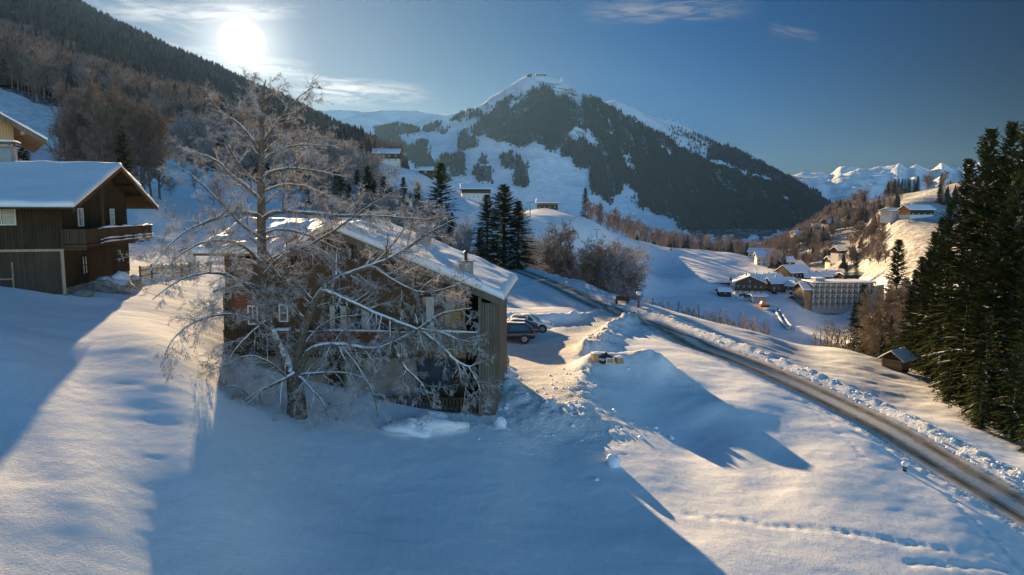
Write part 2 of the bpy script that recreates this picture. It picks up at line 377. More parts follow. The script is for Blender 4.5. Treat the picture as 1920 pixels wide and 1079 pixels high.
# ------------------------------------------------------------------ materials
MATS = {}
class NB:
    def __init__(s, name):
        s.m = bpy.data.materials.new(name); s.m.use_nodes = True; s.t = s.m.node_tree; s.t.nodes.clear()
        s.out = s.n('ShaderNodeOutputMaterial'); s.b = s.n('ShaderNodeBsdfPrincipled'); s.l(s.b.outputs[0], s.out.inputs['Surface'])
        s.b.inputs['Specular IOR Level'].default_value = 0.0
        MATS[name] = s.m
    def n(s, t, **k):
        q = s.t.nodes.new(t)
        for a, b in k.items(): setattr(q, a, b)
        return q
    def l(s, a, b): s.t.links.new(a, b)
    def set(s, inp, v):
        if isinstance(v, bpy.types.NodeSocket): s.l(v, inp)
        elif isinstance(v, (tuple, list)) and len(v) == 3 and inp.type == 'RGBA': inp.default_value = (*v, 1)
        else: inp.default_value = v
    def math(s, op, a, b=None, c=None, clamp=False):
        q = s.n('ShaderNodeMath', operation=op, use_clamp=clamp)
        for i, v in enumerate((a, b, c)):
            if v is not None: s.set(q.inputs[i], v)
        return q.outputs[0]
    def coord(s, kind='Object', scale=(1, 1, 1), rot=(0, 0, 0)):
        t = s.n('ShaderNodeTexCoord'); m = s.n('ShaderNodeMapping')
        s.l(t.outputs[kind], m.inputs[0]); m.inputs['Scale'].default_value = scale; m.inputs['Rotation'].default_value = rot
        return m.outputs[0]
    def noise(s, co, scale=1, det=4, rough=0.5, dist=0, out='Fac'):
        q = s.n('ShaderNodeTexNoise'); s.l(co, q.inputs['Vector']); q.inputs['Scale'].default_value = scale
        q.inputs['Detail'].default_value = det; q.inputs['Roughness'].default_value = rough; q.inputs['Distortion'].default_value = dist
        return q.outputs[out]
    def ramp(s, v, a, b, lo=0.0, hi=1.0):
        q = s.n('ShaderNodeMapRange', interpolation_type='SMOOTHSTEP'); s.l(v, q.inputs['Value'])
        q.inputs['From Min'].default_value = a; q.inputs['From Max'].default_value = b; q.inputs['To Min'].default_value = lo; q.inputs['To Max'].default_value = hi
        return q.outputs[0]
    def mix(s, f, a, b):
        q = s.n('ShaderNodeMix', data_type='RGBA'); s.set(q.inputs['Factor'], f); s.set(q.inputs['A'], a); s.set(q.inputs['B'], b)
        return q.outputs['Result']
    def attr(s, name, out='Fac'):
        q = s.n('ShaderNodeAttribute', attribute_name=name); return q.outputs[out]
    def bump(s, h, dist, strength=1.0, prev=None):
        q = s.n('ShaderNodeBump'); s.set(q.inputs['Height'], h); q.inputs['Distance'].default_value = dist; q.inputs['Strength'].default_value = strength
        if prev is not None: s.l(prev, q.inputs['Normal'])
        return q.outputs[0]
    def col(s, v): s.set(s.b.inputs['Base Color'], v); return s
    def rough(s, v): s.set(s.b.inputs['Roughness'], v); return s
    def nrm(s, v): s.l(v, s.b.inputs['Normal']); return s
    def nz(s):
        g = s.n('ShaderNodeNewGeometry'); x = s.n('ShaderNodeSeparateXYZ'); s.l(g.outputs['Normal'], x.inputs[0]); return x.outputs['Z']
SNOW = (0.88, 0.88, 0.885)
def m_snow():
    s = NB('snow'); co = s.coord('Object')
    n1 = s.noise(co, 1.3, 3, .5); n2 = s.noise(co, 14, 4, .6); n3 = s.noise(co, 60, 2, .6)
    dirt = s.attr('drive')
    dn = s.noise(co, 2.2, 5, .7, .8)
    dmask = s.math('MULTIPLY', dirt, s.ramp(dn, .32, .62, .35, 1.0))
    st = s.coord('Object', (0.6, 0.16, 0.6), (0, 0, radians(25)))
    c = s.mix(s.ramp(n2, .3, .7), SNOW, (0.83, 0.83, 0.84))
    c = s.mix(s.math('MULTIPLY', dmask, 0.75), c, (0.66, 0.60, 0.50))
    lit = s.math('MULTIPLY', s.attr('litter'), s.ramp(s.noise(co, 7, 4, .75), .60, .66))
    c = s.mix(s.math('MULTIPLY', lit, .75), c, (0.10, 0.075, 0.05))
    s.col(c).rough(0.62)
    b = s.bump(n1, 0.07, .6)
    b = s.bump(s.noise(st, 6.0, 3, .6), 0.03, .6, b)
    b = s.bump(n2, 0.020, .8, b); b = s.bump(n3, 0.006, .8, b)
    b = s.bump(s.math('MULTIPLY', s.noise(co, 5.5, 4, .7), s.attr('churn')), 0.28, .9, b)
    s.nrm(b)
def m_far():
    s = NB('mountain_snow'); co = s.coord('Object')
    f = s.attr('forest')
    n = s.noise(co, 0.03, 6, .65); n2 = s.noise(co, 0.008, 5, .6)
    base = s.mix(s.ramp(n, .3, .7), (0.84, 0.86, 0.90), (0.72, 0.75, 0.80))
    # bare rock on steep high ground
    rock = s.math('MULTIPLY', s.ramp(s.nz(), .80, .62), s.math('MULTIPLY', s.attr('rocky'), s.ramp(n, .42, .56)))
    base = s.mix(rock, base, (0.13, 0.12, 0.12))
    fm = s.ramp(s.math('ADD', f, s.math('MULTIPLY', s.math('SUBTRACT', n, .5), .9)), .35, .65)
    base = s.mix(fm, base, s.mix(s.ramp(s.noise(co, 0.05, 4, .7), .45, .7), (0.06, 0.065, 0.065), (0.38, 0.40, 0.43)))
    s.col(base).rough(.75)
    b = s.bump(n, 18, .7); b = s.bump(s.noise(co, .15, 3, .6), 3, .5, b); s.nrm(b)
def m_hill():
    s = NB('hillside_snow'); co = s.coord('Object')
    n = s.noise(co, 0.12, 5, .6); n2 = s.noise(co, 0.6, 4, .6)
    st = s.noise(s.coord('Object', (.09, .03, .1), (0, 0, radians(60))), 1.0, 4, .65)
    base = s.mix(s.ramp(n2, .35, .7), SNOW, (0.76, 0.79, 0.84))
    base = s.mix(s.math('MULTIPLY', s.attr('scrub'), s.ramp(s.noise(co, .12, 4, .7), .35, .6, .35, .95)), base, (0.34, 0.30, 0.25))
    scr = s.math('MULTIPLY', s.attr('scrub'), s.ramp(s.noise(co, .45, 5, .75), .50, .58))
    base = s.mix(scr, base, (0.15, 0.115, 0.085))
    fm = s.ramp(s.math('ADD', s.attr('forest'), s.math('MULTIPLY', s.math('SUBTRACT', n, .5), .8)), .4, .6)
    base = s.mix(fm, base, s.mix(s.ramp(n2, .42, .62), (0.05, 0.042, 0.034), (0.40, 0.40, 0.42)))
    s.col(base).rough(.7)
    b = s.bump(n, .9, .6); b = s.bump(st, .35, .6, b); b = s.bump(n2, .12, .6, b); s.nrm(b)
def m_road():
    s = NB('gritted_road'); co = s.coord('Object')
    u = s.attr('across')
    n = s.noise(co, 3, 6, .75); n2 = s.noise(co, .8, 3, .6); n3 = s.noise(co, 25, 3, .7)
    base = s.mix(s.ramp(n3, .3, .7), (0.27, 0.23, 0.17), (0.45, 0.39, 0.31))
    # two wheel tracks are nearly clear, the middle and the edges keep packed snow
    uu = s.math('ABSOLUTE', u); tr = s.math('ABSOLUTE', s.math('SUBTRACT', uu, .48))
    sn = s.math('ADD', s.ramp(tr, .10, .34), s.math('MULTIPLY', s.math('SUBTRACT', n, .5), 2.6))
    sn = s.math('MULTIPLY', s.ramp(sn, .35, 1.0), .8)
    c = s.mix(sn, base, (0.62, 0.61, 0.60))
    dk = s.math('MULTIPLY', s.ramp(tr, .16, .03), s.ramp(n2, .40, .60, .25, 1.0))
    c = s.mix(s.math('MULTIPLY', dk, .75), c, (0.10, 0.085, 0.066))
    s.col(c).rough(s.ramp(tr, .02, .2, .42, .85))
    b = s.bump(n3, .02, .8); b = s.bump(n, .05, .7, b); s.nrm(b)
def wood(name, a, b, plank=0.16, axis='X', snow=False, rough=.8, dirt=.5):
    """vertical or horizontal boards: plank joints run along the other axis"""
    s = NB(name); co = s.coord('Object')
    x = s.n('ShaderNodeSeparateXYZ'); s.l(co, x.inputs[0])
    if axis == 'H': p = x.outputs['Z']
    else: p = s.math('ADD', x.outputs['X'], s.math('MULTIPLY', x.outputs['Y'], 1.0))
    q = s.math('DIVIDE', p, plank); fr = s.math('FRACT', q); fl = s.math('FLOOR', q)
    j = s.math('MULTIPLY', s.ramp(fr, 0, .07), s.ramp(fr, 1, .93))
    wn_ = s.n('ShaderNodeTexWhiteNoise', noise_dimensions='1D'); s.l(fl, wn_.inputs['W'])
    gr = s.noise(s.coord('Object', (14, 14, 1.2) if axis != 'H' else (1.2, 1.2, 16)), 1.0, 5, .6)
    big = s.noise(co, .5, 4, .6)
    c = s.mix(s.math('ADD', s.math('MULTIPLY', wn_.outputs['Value'], .45), s.math('MULTIPLY', gr, .55)), a, b)
    c = s.mix(s.math('MULTIPLY', s.ramp(big, .45, .75), dirt), c, tuple(v * .45 for v in a))
    c = s.mix(s.math('SUBTRACT', 1.0, j), c, tuple(v * .2 for v in a))
    s.col(c).rough(rough); bb = s.bump(j, .012, .9); bb = s.bump(gr, .004, .6, bb); s.nrm(bb)
def plain(name, c, rough=.7, metal=0.0, var=.15, scale=3.0, bump=.0, spec=.3, snow=0.0):
    s = NB(name); co = s.coord('Object'); n = s.noise(co, scale, 5, .65)
    k = s.mix(s.ramp(n, .3, .7), c, tuple(v * (1 - var) for v in c))
    if snow:
        k = s.mix(s.ramp(s.math('ADD', s.nz(), s.math('MULTIPLY', s.math('SUBTRACT', s.noise(co, 2.5, 4, .6), .5), .6)), snow, snow + .15), k, SNOW)
    s.col(k).rough(rough); s.b.inputs['Metallic'].default_value = metal; s.b.inputs['Specular IOR Level'].default_value = spec
    if bump: s.nrm(s.bump(s.noise(co, scale * 6, 4, .6), bump, .8))
def m_all():
    m_snow(); m_far(); m_hill(); m_road()
    plain('roof_snow', (0.84, 0.86, 0.90), .6, var=.04, scale=1.5, bump=.05)
    plain('lump_snow', (0.84, 0.86, 0.90), .6, var=.05, scale=2.0, bump=.04)
    wood('dark_timber', (0.046, 0.035, 0.022), (0.08, 0.062, 0.04), .17, 'X')
    wood('aged_timber', (0.088, 0.060, 0.037), (0.15, 0.102, 0.062), .18, 'X')
    wood('red_timber', (0.15, 0.07, 0.042), (0.21, 0.105, 0.065), .18, 'H')
    wood('grey_timber', (0.13, 0.11, 0.088), (0.22, 0.19, 0.15), .15, 'X')
    wood('golden_timber', (0.33, 0.20, 0.085), (0.42, 0.27, 0.13), .14, 'X')
    wood('balcony_timber', (0.075, 0.05, 0.032), (0.13, 0.09, 0.06), .14, 'X')
    wood('light_timber', (0.42, 0.29, 0.17), (0.55, 0.40, 0.25), .2, 'X', dirt=.2)
    wood('log_timber', (0.22, 0.13, 0.06), (0.50, 0.34, 0.18), .3, 'H', dirt=.3)
    wood('orange_timber', (0.42, 0.15, 0.05), (0.50, 0.20, 0.08), .5, 'X', dirt=.2)
    wood('crate_timber', (0.46, 0.27, 0.13), (0.58, 0.38, 0.20), .11, 'H', dirt=.2)
    plain('stone_plaster', (0.30, 0.275, 0.24), .9, var=.4, scale=1.2, bump=.02)
    plain('rubble', (0.36, 0.34, 0.30), .9, var=.6, scale=4, bump=.05, snow=.72)
    plain('white_plaster', (0.66, 0.63, 0.58), .85, var=.1, scale=1)
    plain('cream_plaster', (0.60, 0.53, 0.42), .85, var=.12, scale=1)
    plain('grey_concrete', (0.30, 0.29, 0.28), .85, var=.2, scale=.8)
    plain('white_paint', (0.72, 0.71, 0.68), .55, var=.1)
    plain('curtain', (0.55, 0.53, 0.48), .9, var=.3, scale=12)
    plain('dark_metal', (0.05, 0.05, 0.055), .45, .6, var=.3)
    plain('grey_metal', (0.22, 0.22, 0.23), .5, .6, var=.3)
    plain('red_paint', (0.55, 0.06, 0.03), .5, var=.1)
    plain('orange_paint', (0.62, 0.17, 0.04), .5, var=.1)
    plain('tyre', (0.025, 0.025, 0.027), .85, var=.2)
    plain('rim', (0.35, 0.35, 0.36), .35, .8, var=.2)
    plain('brown_car_paint', (0.035, 0.024, 0.022), .22, .35, var=.1, spec=.6)
    plain('dark_car_paint', (0.030, 0.031, 0.034), .25, .35, var=.1, spec=.6)
    plain('white_car_paint', (0.70, 0.70, 0.70), .3, .0, var=.04, spec=.6)
    plain('car_glass', (0.02, 0.024, 0.028), .06, .0, var=.1, spec=.9)
    plain('lamp_glass', (0.45, 0.45, 0.45), .1, var=.1, spec=.8)
    plain('tail_glass', (0.30, 0.015, 0.01), .15, var=.1, spec=.8)
    plain('window_glass', (0.035, 0.045, 0.06), .08, .0, var=.4, scale=.7, spec=.9)
    plain('cloth_dark', (0.03, 0.035, 0.05), .9); plain('cloth_red', (0.35, 0.04, 0.03), .9); plain('cloth_blue', (0.04, 0.08, 0.2), .9)
    plain('skin', (0.5, 0.33, 0.25), .6)
    plain('bark', (0.105, 0.080, 0.058), .95, var=.5, scale=5, bump=.03)
    # bark that carries snow on whatever faces up
    s = NB('snowy_bark'); co = s.coord('Object'); n = s.noise(co, 7, 5, .7)
    bark = s.mix(s.ramp(n, .3, .7), (0.085, 0.066, 0.048), (0.20, 0.165, 0.125))
    fr = s.attr('frost')
    k = s.ramp(s.math('ADD', s.nz(), s.math('MULTIPLY', s.math('SUBTRACT', s.noise(co, 3.5, 4, .6), .5), 1.1)), .22, .46)
    c = s.mix(s.math('MULTIPLY', k, fr), bark, SNOW); s.col(c).rough(.85); s.nrm(s.bump(s.noise(s.coord('Object', (9, 9, 2.2)), 1, 5, .7), .05, .9))
    # thin twigs: rimed all round, a little more above
    s = NB('rimed_twigs'); co = s.coord('Object'); n = s.noise(co, 1.7, 4, .6)
    c = s.mix(s.math('MULTIPLY', s.ramp(s.math('ADD', s.math('MULTIPLY', s.nz(), .25), n), .35, .70), s.attr('frost')), (0.14, 0.092, 0.064), (0.74, 0.73, 0.73)); s.col(c).rough(.85)
    s = NB('bare_twigs'); co = s.coord('Object'); n = s.noise(co, .8, 4, .6)
    s.col(s.mix(s.ramp(s.math('ADD', s.math('MULTIPLY', s.nz(), .25), n), .45, .8), (0.17, 0.125, 0.088), (0.42, 0.37, 0.33))).rough(.9)
    # needles with loads of snow on some boughs
    s = NB('spruce_needles'); co = s.coord('Object'); n = s.noise(co, .9, 4, .6)
    g = s.mix(s.ramp(n, .3, .7), (0.032, 0.046, 0.020), (0.075, 0.088, 0.034))
    g = s.mix(s.ramp(s.noise(co, 6, 2, .5), .5, .8), g, (0.085, 0.070, 0.030))
    c = s.mix(s.math('MULTIPLY', s.attr('frost'), s.ramp(s.noise(co, 2.2, 3, .6), .40, .55)), g, (0.75, 0.77, 0.80))
    s.col(c).rough(.8)
    s = NB('far_spruce'); g = s.n('ShaderNodeObjectInfo'); co = s.coord('Object')
    s.col(s.mix(g.outputs['Random'], s.mix(s.ramp(s.nz(), .5, .95), (0.022, 0.028, 0.030), (0.10, 0.115, 0.13)), (0.050, 0.052, 0.052))).rough(.85)
    s = NB('left_spruce'); g = s.n('ShaderNodeObjectInfo'); s.col(s.mix(g.outputs['Random'], s.mix(s.ramp(s.nz(), .5, .95), (0.045, 0.036, 0.034), (0.17, 0.14, 0.14)), (0.11, 0.082, 0.072))).rough(.85)
    s = NB('far_broadleaf'); g = s.n('ShaderNodeObjectInfo')
    s.col(s.mix(g.outputs['Random'], (0.14, 0.10, 0.08), (0.34, 0.28, 0.25))).rough(.9)
m_all()
# ------------------------------------------------------------------ mesh helpers
def tag(o, label=None, cat=None, group=None, kind=None):
    if label: o['label'] = label
    if cat: o['category'] = cat
    if group: o['group'] = group
    if kind: o['kind'] = kind
    return o
def np_mesh(name, V, faces_flat, nper, mats, midx=None, smooth=False, attrs=None):
    me = bpy.data.meshes.new(name)
    V = np.asarray(V, np.float32); nf = len(faces_flat) // nper
    me.vertices.add(len(V)); me.vertices.foreach_set('co', V.ravel())
    me.loops.add(nf * nper); me.loops.foreach_set('vertex_index', np.asarray(faces_flat, np.int32).ravel())
    me.polygons.add(nf); me.polygons.foreach_set('loop_start', np.arange(0, nf * nper, nper, dtype=np.int32))
    me.polygons.foreach_set('loop_total', np.full(nf, nper, np.int32))
    for m in mats: me.materials.append(MATS[m])
    if midx is not None: me.polygons.foreach_set('material_index', np.asarray(midx, np.int32))
    me.polygons.foreach_set('use_smooth', np.full(nf, smooth, bool))
    for k, v in (attrs or {}).items():
        a = me.attributes.new(k, 'FLOAT', 'POINT'); a.data.foreach_set('value', np.asarray(v, np.float32))
    me.update(); me.validate()
    return me
def link(name, me, parent=None, loc=None, rz=0):
    o = bpy.data.objects.new(name, me); COL.objects.link(o)
    if parent is not None: o.parent = parent
    if loc is not None: o.location = loc
    if rz: o.rotation_euler.z = rz
    return o

# ------------------------------------------------------------------ land cover outlined on the slopes
def inpoly(px, py, poly):
    poly = np.asarray(poly, float); c = np.zeros(np.shape(px), bool); j = len(poly) - 1
    for i in range(len(poly)):
        xi, yi = poly[i]; xj, yj = poly[j]
        k = ((yi > py) != (yj > py)) & (px < (xj - xi) * (py - yi) / (yj - yi + 1e-9) + xi)
        c ^= k; j = i
    return c
FOREST = [
 [(1012,167),(965,182),(942,198),(929,213),(908,224),(888,232),(885,250),(906,252),(926,260),(955,270),(973,276),(991,268),(1015,273),(1038,281),(1048,276),(1056,265),(1069,245),(1085,239),(1105,239),(1121,260),(1126,276),(1105,278),(1090,265),(1069,265),(1050,281),(1051,291),(1074,296),(1077,317),(1085,313),(1108,312),(1131,307),(1126,310),(1110,325),(1110,356),(1129,372),(1139,384),(1148,382),(1147,362),(1162,364),(1165,341),(1180,346),(1201,362),(1201,387),(1230,403),(1261,411),(1287,432),(1307,452),(1385,458),(1437,446),(1489,430),(1560,430),(1660,440),(1560,383),(1525,366),(1489,343),(1450,332),(1400,338),(1370,318),(1325,302),(1302,292),(1240,250),(1196,228),(1140,200),(1100,178),(1095,186),(1098,203),(1085,197),(1064,190),(1038,182),(1028,172)],
 [(860,256),(870,250),(885,254),(892,268),(886,281),(872,282),(862,270)],
 [(784,270),(799,273),(797,291),(820,317),(846,341),(836,346),(815,335),(784,312),(766,299),(768,286)],
 [(850,294),(862,291),(870,296),(870,311),(851,311)],[(845,328),(852,314),(868,310),(870,316),(860,330),(848,336)],[(893,318),(905,312),(922,315),(925,328),(918,342),(898,342)],
 [(942,290),(952,286),(962,290),(968,302),(989,307),(994,338),(981,351),(968,340),(960,322),(942,304)],
 [(833,296),(840,294),(842,312),(820,316),(819,306),(832,304)],[(904,298),(916,297),(916,307),(904,307)],
 [(846,226),(852,218),(869,208),(869,218),(858,228)],[(800,244),(803,233),(825,227),(823,240)],[(823,250),(825,244),(841,241),(841,248),(828,252)],
 [(706,258),(706,236),(745,234),(781,238),(781,246),(745,252),(720,262)],[(712,262),(745,256),(768,284),(745,282)],[(877,224),(884,212),(900,206),(898,216)],
 [(1323,258),(1349,272),(1377,276),(1398,286),(1419,300),(1450,314),(1489,332),(1525,355),(1560,380),(1500,372),(1460,346),(1424,330),(1372,315),(1325,300),(1310,280)]]
GLADES = [[(1128,242),(1138,240),(1146,250),(1140,257),(1130,252)],[(1170,289),(1180,292),(1200,328),(1190,332),(1172,305)],[(1232,271),(1245,272),(1262,286),(1258,296),(1240,284)],
 [(1325,302),(1350,301),(1372,312),(1395,325),(1372,322),(1345,318)],[(1424,330),(1436,329),(1449,340),(1430,340)],[(1456,343),(1466,348),(1504,373),(1490,370)],[(1468,368),(1482,368),(1481,387),(1466,386)],
 [(1085,232),(1088,226),(1096,232),(1090,238)],[(996,268),(1001,248),(1004,268)],[(1069,296),(1074,283),(1076,296)]]
SPARSE = [[(1240,248),(1265,236),(1300,250),(1330,268),(1325,298),(1300,290),(1265,270)],[(1098,200),(1112,190),(1140,212),(1152,232),(1130,228)],[(930,214),(960,186),(1010,170),(990,182),(950,205)]]
def forest_density(px, py):
    f = np.zeros(np.shape(px))
    jx = px + 8 * vnoise(px / 16, py / 16, 81) + 5 * vnoise(px / 5, py / 5, 83) + 3 * vnoise(px / 2, py / 2, 85); jy = py + 7 * vnoise(px / 15, py / 15, 82) + 5 * vnoise(px / 5, py / 5, 84) + 3 * vnoise(px / 2, py / 2, 86)
    for p in FOREST: f = np.maximum(f, inpoly(jx, jy, p).astype(float))
    for p in GLADES: f = np.where(inpoly(jx, jy, p), 0.05, f)
    for p in SPARSE: f = np.where(inpoly(jx, jy, p), 0.3, f)
    return f
LFOOT = [(-500, 90),(0,164),(60,190),(150,214),(230,240),(310,266),(370,320),(400,358),(450,372),(520,384),(600,394),(700,362),(760,322)]
def left_forest(px, py):
    xs, ys = zip(*LFOOT); return py < np.interp(px, xs, ys) + 6 * vnoise(px / 15, py / 15, 90)

# ------------------------------------------------------------------ ground sheets
NU, ND = 620, 1150
uu = np.linspace(-1.0, 1.0, NU)
dl = np.exp(np.linspace(log(6.0), log(9500.0), ND))
UG, DG = np.meshgrid(uu, dl)
XG = UG * DG; YG = DG
ZG = H(XG, YG)
# the ground lies a little lower under the road surface
_near = YG < 330
_bd = np.full(XG.shape, 99.0); _b, _s, _ = pl_dist(XG[_near], YG[_near], ROADC); _bd[_near] = _b
ZG = ZG - 0.22 * (_bd < ROAD_W - 0.15)
PXG, PYG = pix(XG, YG, ZG)
forest = np.where(YG > 1900, forest_density(PXG, PYG), 0.0)
LM = (YG > 200) & (YG < 2600) & (ZG <= left_mtn(XG, YG) + 12) & (PXG < 780) & (ZG > left_mtn(XG, YG) - 12)
forest = np.where(LM & left_forest(PXG, PYG), 1.0, forest)
dvd, _, _ = pl_dist(XG[_near], YG[_near], DRIVE); dvl, _, _ = pl_dist(XG[_near], YG[_near], LOT)
drive = np.zeros(XG.shape); drive[_near] = 1 - sstep(0.9, 2.6, np.minimum(dvd - .2, dvl - 2.4))
churn = np.zeros(XG.shape)
c_ = np.zeros(_b.shape)
for L, hh, hw, ro in BANKS:
    b2, _, _ = pl_dist(XG[_near], YG[_near], L); c_ = np.maximum(c_, ro * np.exp(-(b2 / (hw * 1.3)) ** 2))
cp = PZ(1030, 800, -11.8); c_ = np.maximum(c_, np.exp(-(((XG[_near] - cp.x) / 4.5) ** 2 + ((YG[_near] - cp.y) / 3.2) ** 2)))
c_ = np.maximum(c_, (_s > 0) * np.exp(-((_b - ROAD_W - 2.0) / 1.8) ** 2)); c_ = np.maximum(c_, .6 * np.exp(-((_b - ROAD_W - .6) / .6) ** 2))
churn[_near] = c_
litter = np.zeros(XG.shape)
litter[_near] = np.exp(-((_b - ROAD_W - 0.5) / .6) ** 2) * .5 + .7 * (_s > 0) * np.exp(-((_b - ROAD_W - 5.5) / 3.0) ** 2)
rocky = np.clip((YG - 2300) / 600, 0, 1)
scrub = np.where((YG > 200) & (YG < 1500) & (PXG > 1450) & (PYG < 520), 0.8, 0.0)
scrub = np.where((YG > 100) & (YG < 400) & (PXG < 320) & (PYG < 300), .3, scrub)
idx = np.arange(NU * ND).reshape(ND, NU)
Q = np.stack([idx[:-1, :-1], idx[:-1, 1:], idx[1:, 1:], idx[1:, :-1]], -1)
fy = YG[:-1, :-1]; fpx = PXG[:-1, :-1]; fl = LM[:-1, :-1]
cls = np.where(fy > 1850, 3, np.where(fl, 2, np.where(fy > 190, 1, 0)))
GV = np.stack([XG, YG, ZG], -1).reshape(-1, 3)
ATT = dict(forest=forest.ravel(), drive=drive.ravel(), churn=churn.ravel(), litter=litter.ravel(), rocky=rocky.ravel(), scrub=scrub.ravel())
for c, nm, mt in ((0, 'ground', 'snow'), (1, 'hillside', 'hillside_snow'), (2, 'forest_hill', 'hillside_snow'), (3, 'mountains', 'mountain_snow')):
    q = Q[cls == c].reshape(-1)
    used, inv = np.unique(q, return_inverse=True)
    me = np_mesh(nm, GV[used], inv, 4, [mt], smooth=True, attrs={k: v[used] for k, v in ATT.items()})
    tag(link(nm, me), kind='structure')
del GV, Q
# ------------------------------------------------------------------ road
def build_road():
    L = catmull(ROAD, 40); n = len(L)
    T = np.gradient(L, axis=0); T /= np.linalg.norm(T, axis=1)[:, None]; N = np.stack([-T[:, 1], T[:, 0]], -1)
    M = 13; us = np.linspace(-1, 1, M); V = []; A = []
    wv = 0.18 * np.array([fbm(L[:, 0] / 1.1, L[:, 1] / 1.1, 2, 5), fbm(L[:, 0] / 1.1, L[:, 1] / 1.1, 2, 8)])
    for j, u in enumerate(us):
        w = ROAD_W * u * (1 + (wv[0 if u < 0 else 1] if abs(u) > .9 else 0))
        xy = L + N * np.reshape(w, (-1, 1)); z = H(xy[:, 0], xy[:, 1]) + 0.03 - .06 * (abs(u) > .95)
        V.append(np.column_stack([xy, z])); A.append(np.full(n, u))
    V = np.stack(V, 1).reshape(-1, 3); A = np.stack(A, 1).ravel(); id = np.arange(n * M).reshape(n, M)
    q = np.stack([id[:-1, :-1], id[1:, :-1], id[1:, 1:], id[:-1, 1:]], -1).reshape(-1)
    tag(link('road', np_mesh('road', V, q, 4, ['gritted_road'], smooth=True, attrs={'across': A})), kind='structure')
build_road()
# ------------------------------------------------------------------ solid-shape collector
class MB:
    def __init__(s): s.v = []; s.f = []; s.m = []; s.mats = []
    def mi(s, mat):
        if mat not in s.mats: s.mats.append(mat)
        return s.mats.index(mat)
    def add(s, V, F, mat):
        k = len(s.v); s.v += [tuple(v) for v in V]; s.f += [tuple(i + k for i in f) for f in F]; s.m += [s.mi(mat)] * len(F); return s
    def box(s, x0, x1, y0, y1, z0, z1, mat, j=0.0):
        V = [(x, y, z) for z in (z0, z1) for y in (y0, y1) for x in (x0, x1)]
        if j: V = [(a + rnd.uniform(-j, j), b + rnd.uniform(-j, j), c + rnd.uniform(-j, j)) for a, b, c in V]
        return s.add(V, [(0,2,3,1),(4,5,7,6),(0,1,5,4),(2,6,7,3),(0,4,6,2),(1,3,7,5)], mat)
    def prism(s, A, B, mat):
        """two equal polygons joined"""
        n = len(A); return s.add(list(A) + list(B), [tuple(range(n - 1, -1, -1)), tuple(range(n, 2 * n))] + [(i, (i + 1) % n, n + (i + 1) % n, n + i) for i in range(n)], mat)
    def slab(s, quad, th, mat):
        """quad thickened upwards by th"""
        return s.prism([Vector(q) for q in quad], [Vector(q) + Vector((0, 0, th)) for q in quad], mat)
    def cyl(s, p, q, r0, r1, mat, n=8, cap=True):
        p = Vector(p); q = Vector(q); d = (q - p).normalized(); a = d.orthogonal().normalized(); b = d.cross(a)
        A = [p + (a * cos(2*pi*i/n) + b * sin(2*pi*i/n)) * r0 for i in range(n)]; B = [q + (a * cos(2*pi*i/n) + b * sin(2*pi*i/n)) * r1 for i in range(n)]
        return s.prism(A, B, mat)
    def build(s, name, parent=None, loc=None, rz=0, bevel=0, smooth=False):
        me = bpy.data.meshes.new(name); me.from_pydata(s.v, [], s.f)
        for m in s.mats: me.materials.append(MATS[m])
        me.polygons.foreach_set('material_index', s.m)
        if smooth: me.polygons.foreach_set('use_smooth', [True] * len(s.f))
        me.update(); o = link(name, me, parent, loc, rz)
        if bevel:
            b = o.modifiers.new('bevel', 'BEVEL'); b.width = bevel; b.segments = 2; b.limit_method = 'ANGLE'
        return o
def empty(name, loc, rz=0):
    o = bpy.data.objects.new(name, None); COL.objects.link(o); o.location = loc; o.rotation_euler.z = rz; o.empty_display_size = .3; return o
def lump(name, c, r, mat='lump_snow', sq=(1, 1, .6), seed=0, rough=.35, parent=None, n=10):
    """an irregular rounded lump"""
    V = []; F = []; rr = random.Random(seed); ph = [rr.uniform(0, 6) for _ in range(6)]
    for i in range(n + 1):
        th = pi * i / n
        for k in range(2 * n):
            a = pi * k / n
            q = r * (1 + rough * (.5 * sin(2 * a + ph[0]) * sin(th * 2 + ph[1]) + .35 * sin(3 * a + ph[2]) * sin(3 * th + ph[3]) + .25 * sin(5 * a + ph[4]) * sin(4 * th + ph[5])))
            V.append((c[0] + sq[0] * q * sin(th) * cos(a), c[1] + sq[1] * q * sin(th) * sin(a), c[2] + sq[2] * q * cos(th)))
    m = 2 * n
    for i in range(n):
        for k in range(m): F.append((i*m+k, (i+1)*m+k, (i+1)*m+(k+1)%m, i*m+(k+1)%m))
    b = MB(); b.add(V, F, mat); return b.build(name, parent, smooth=True)
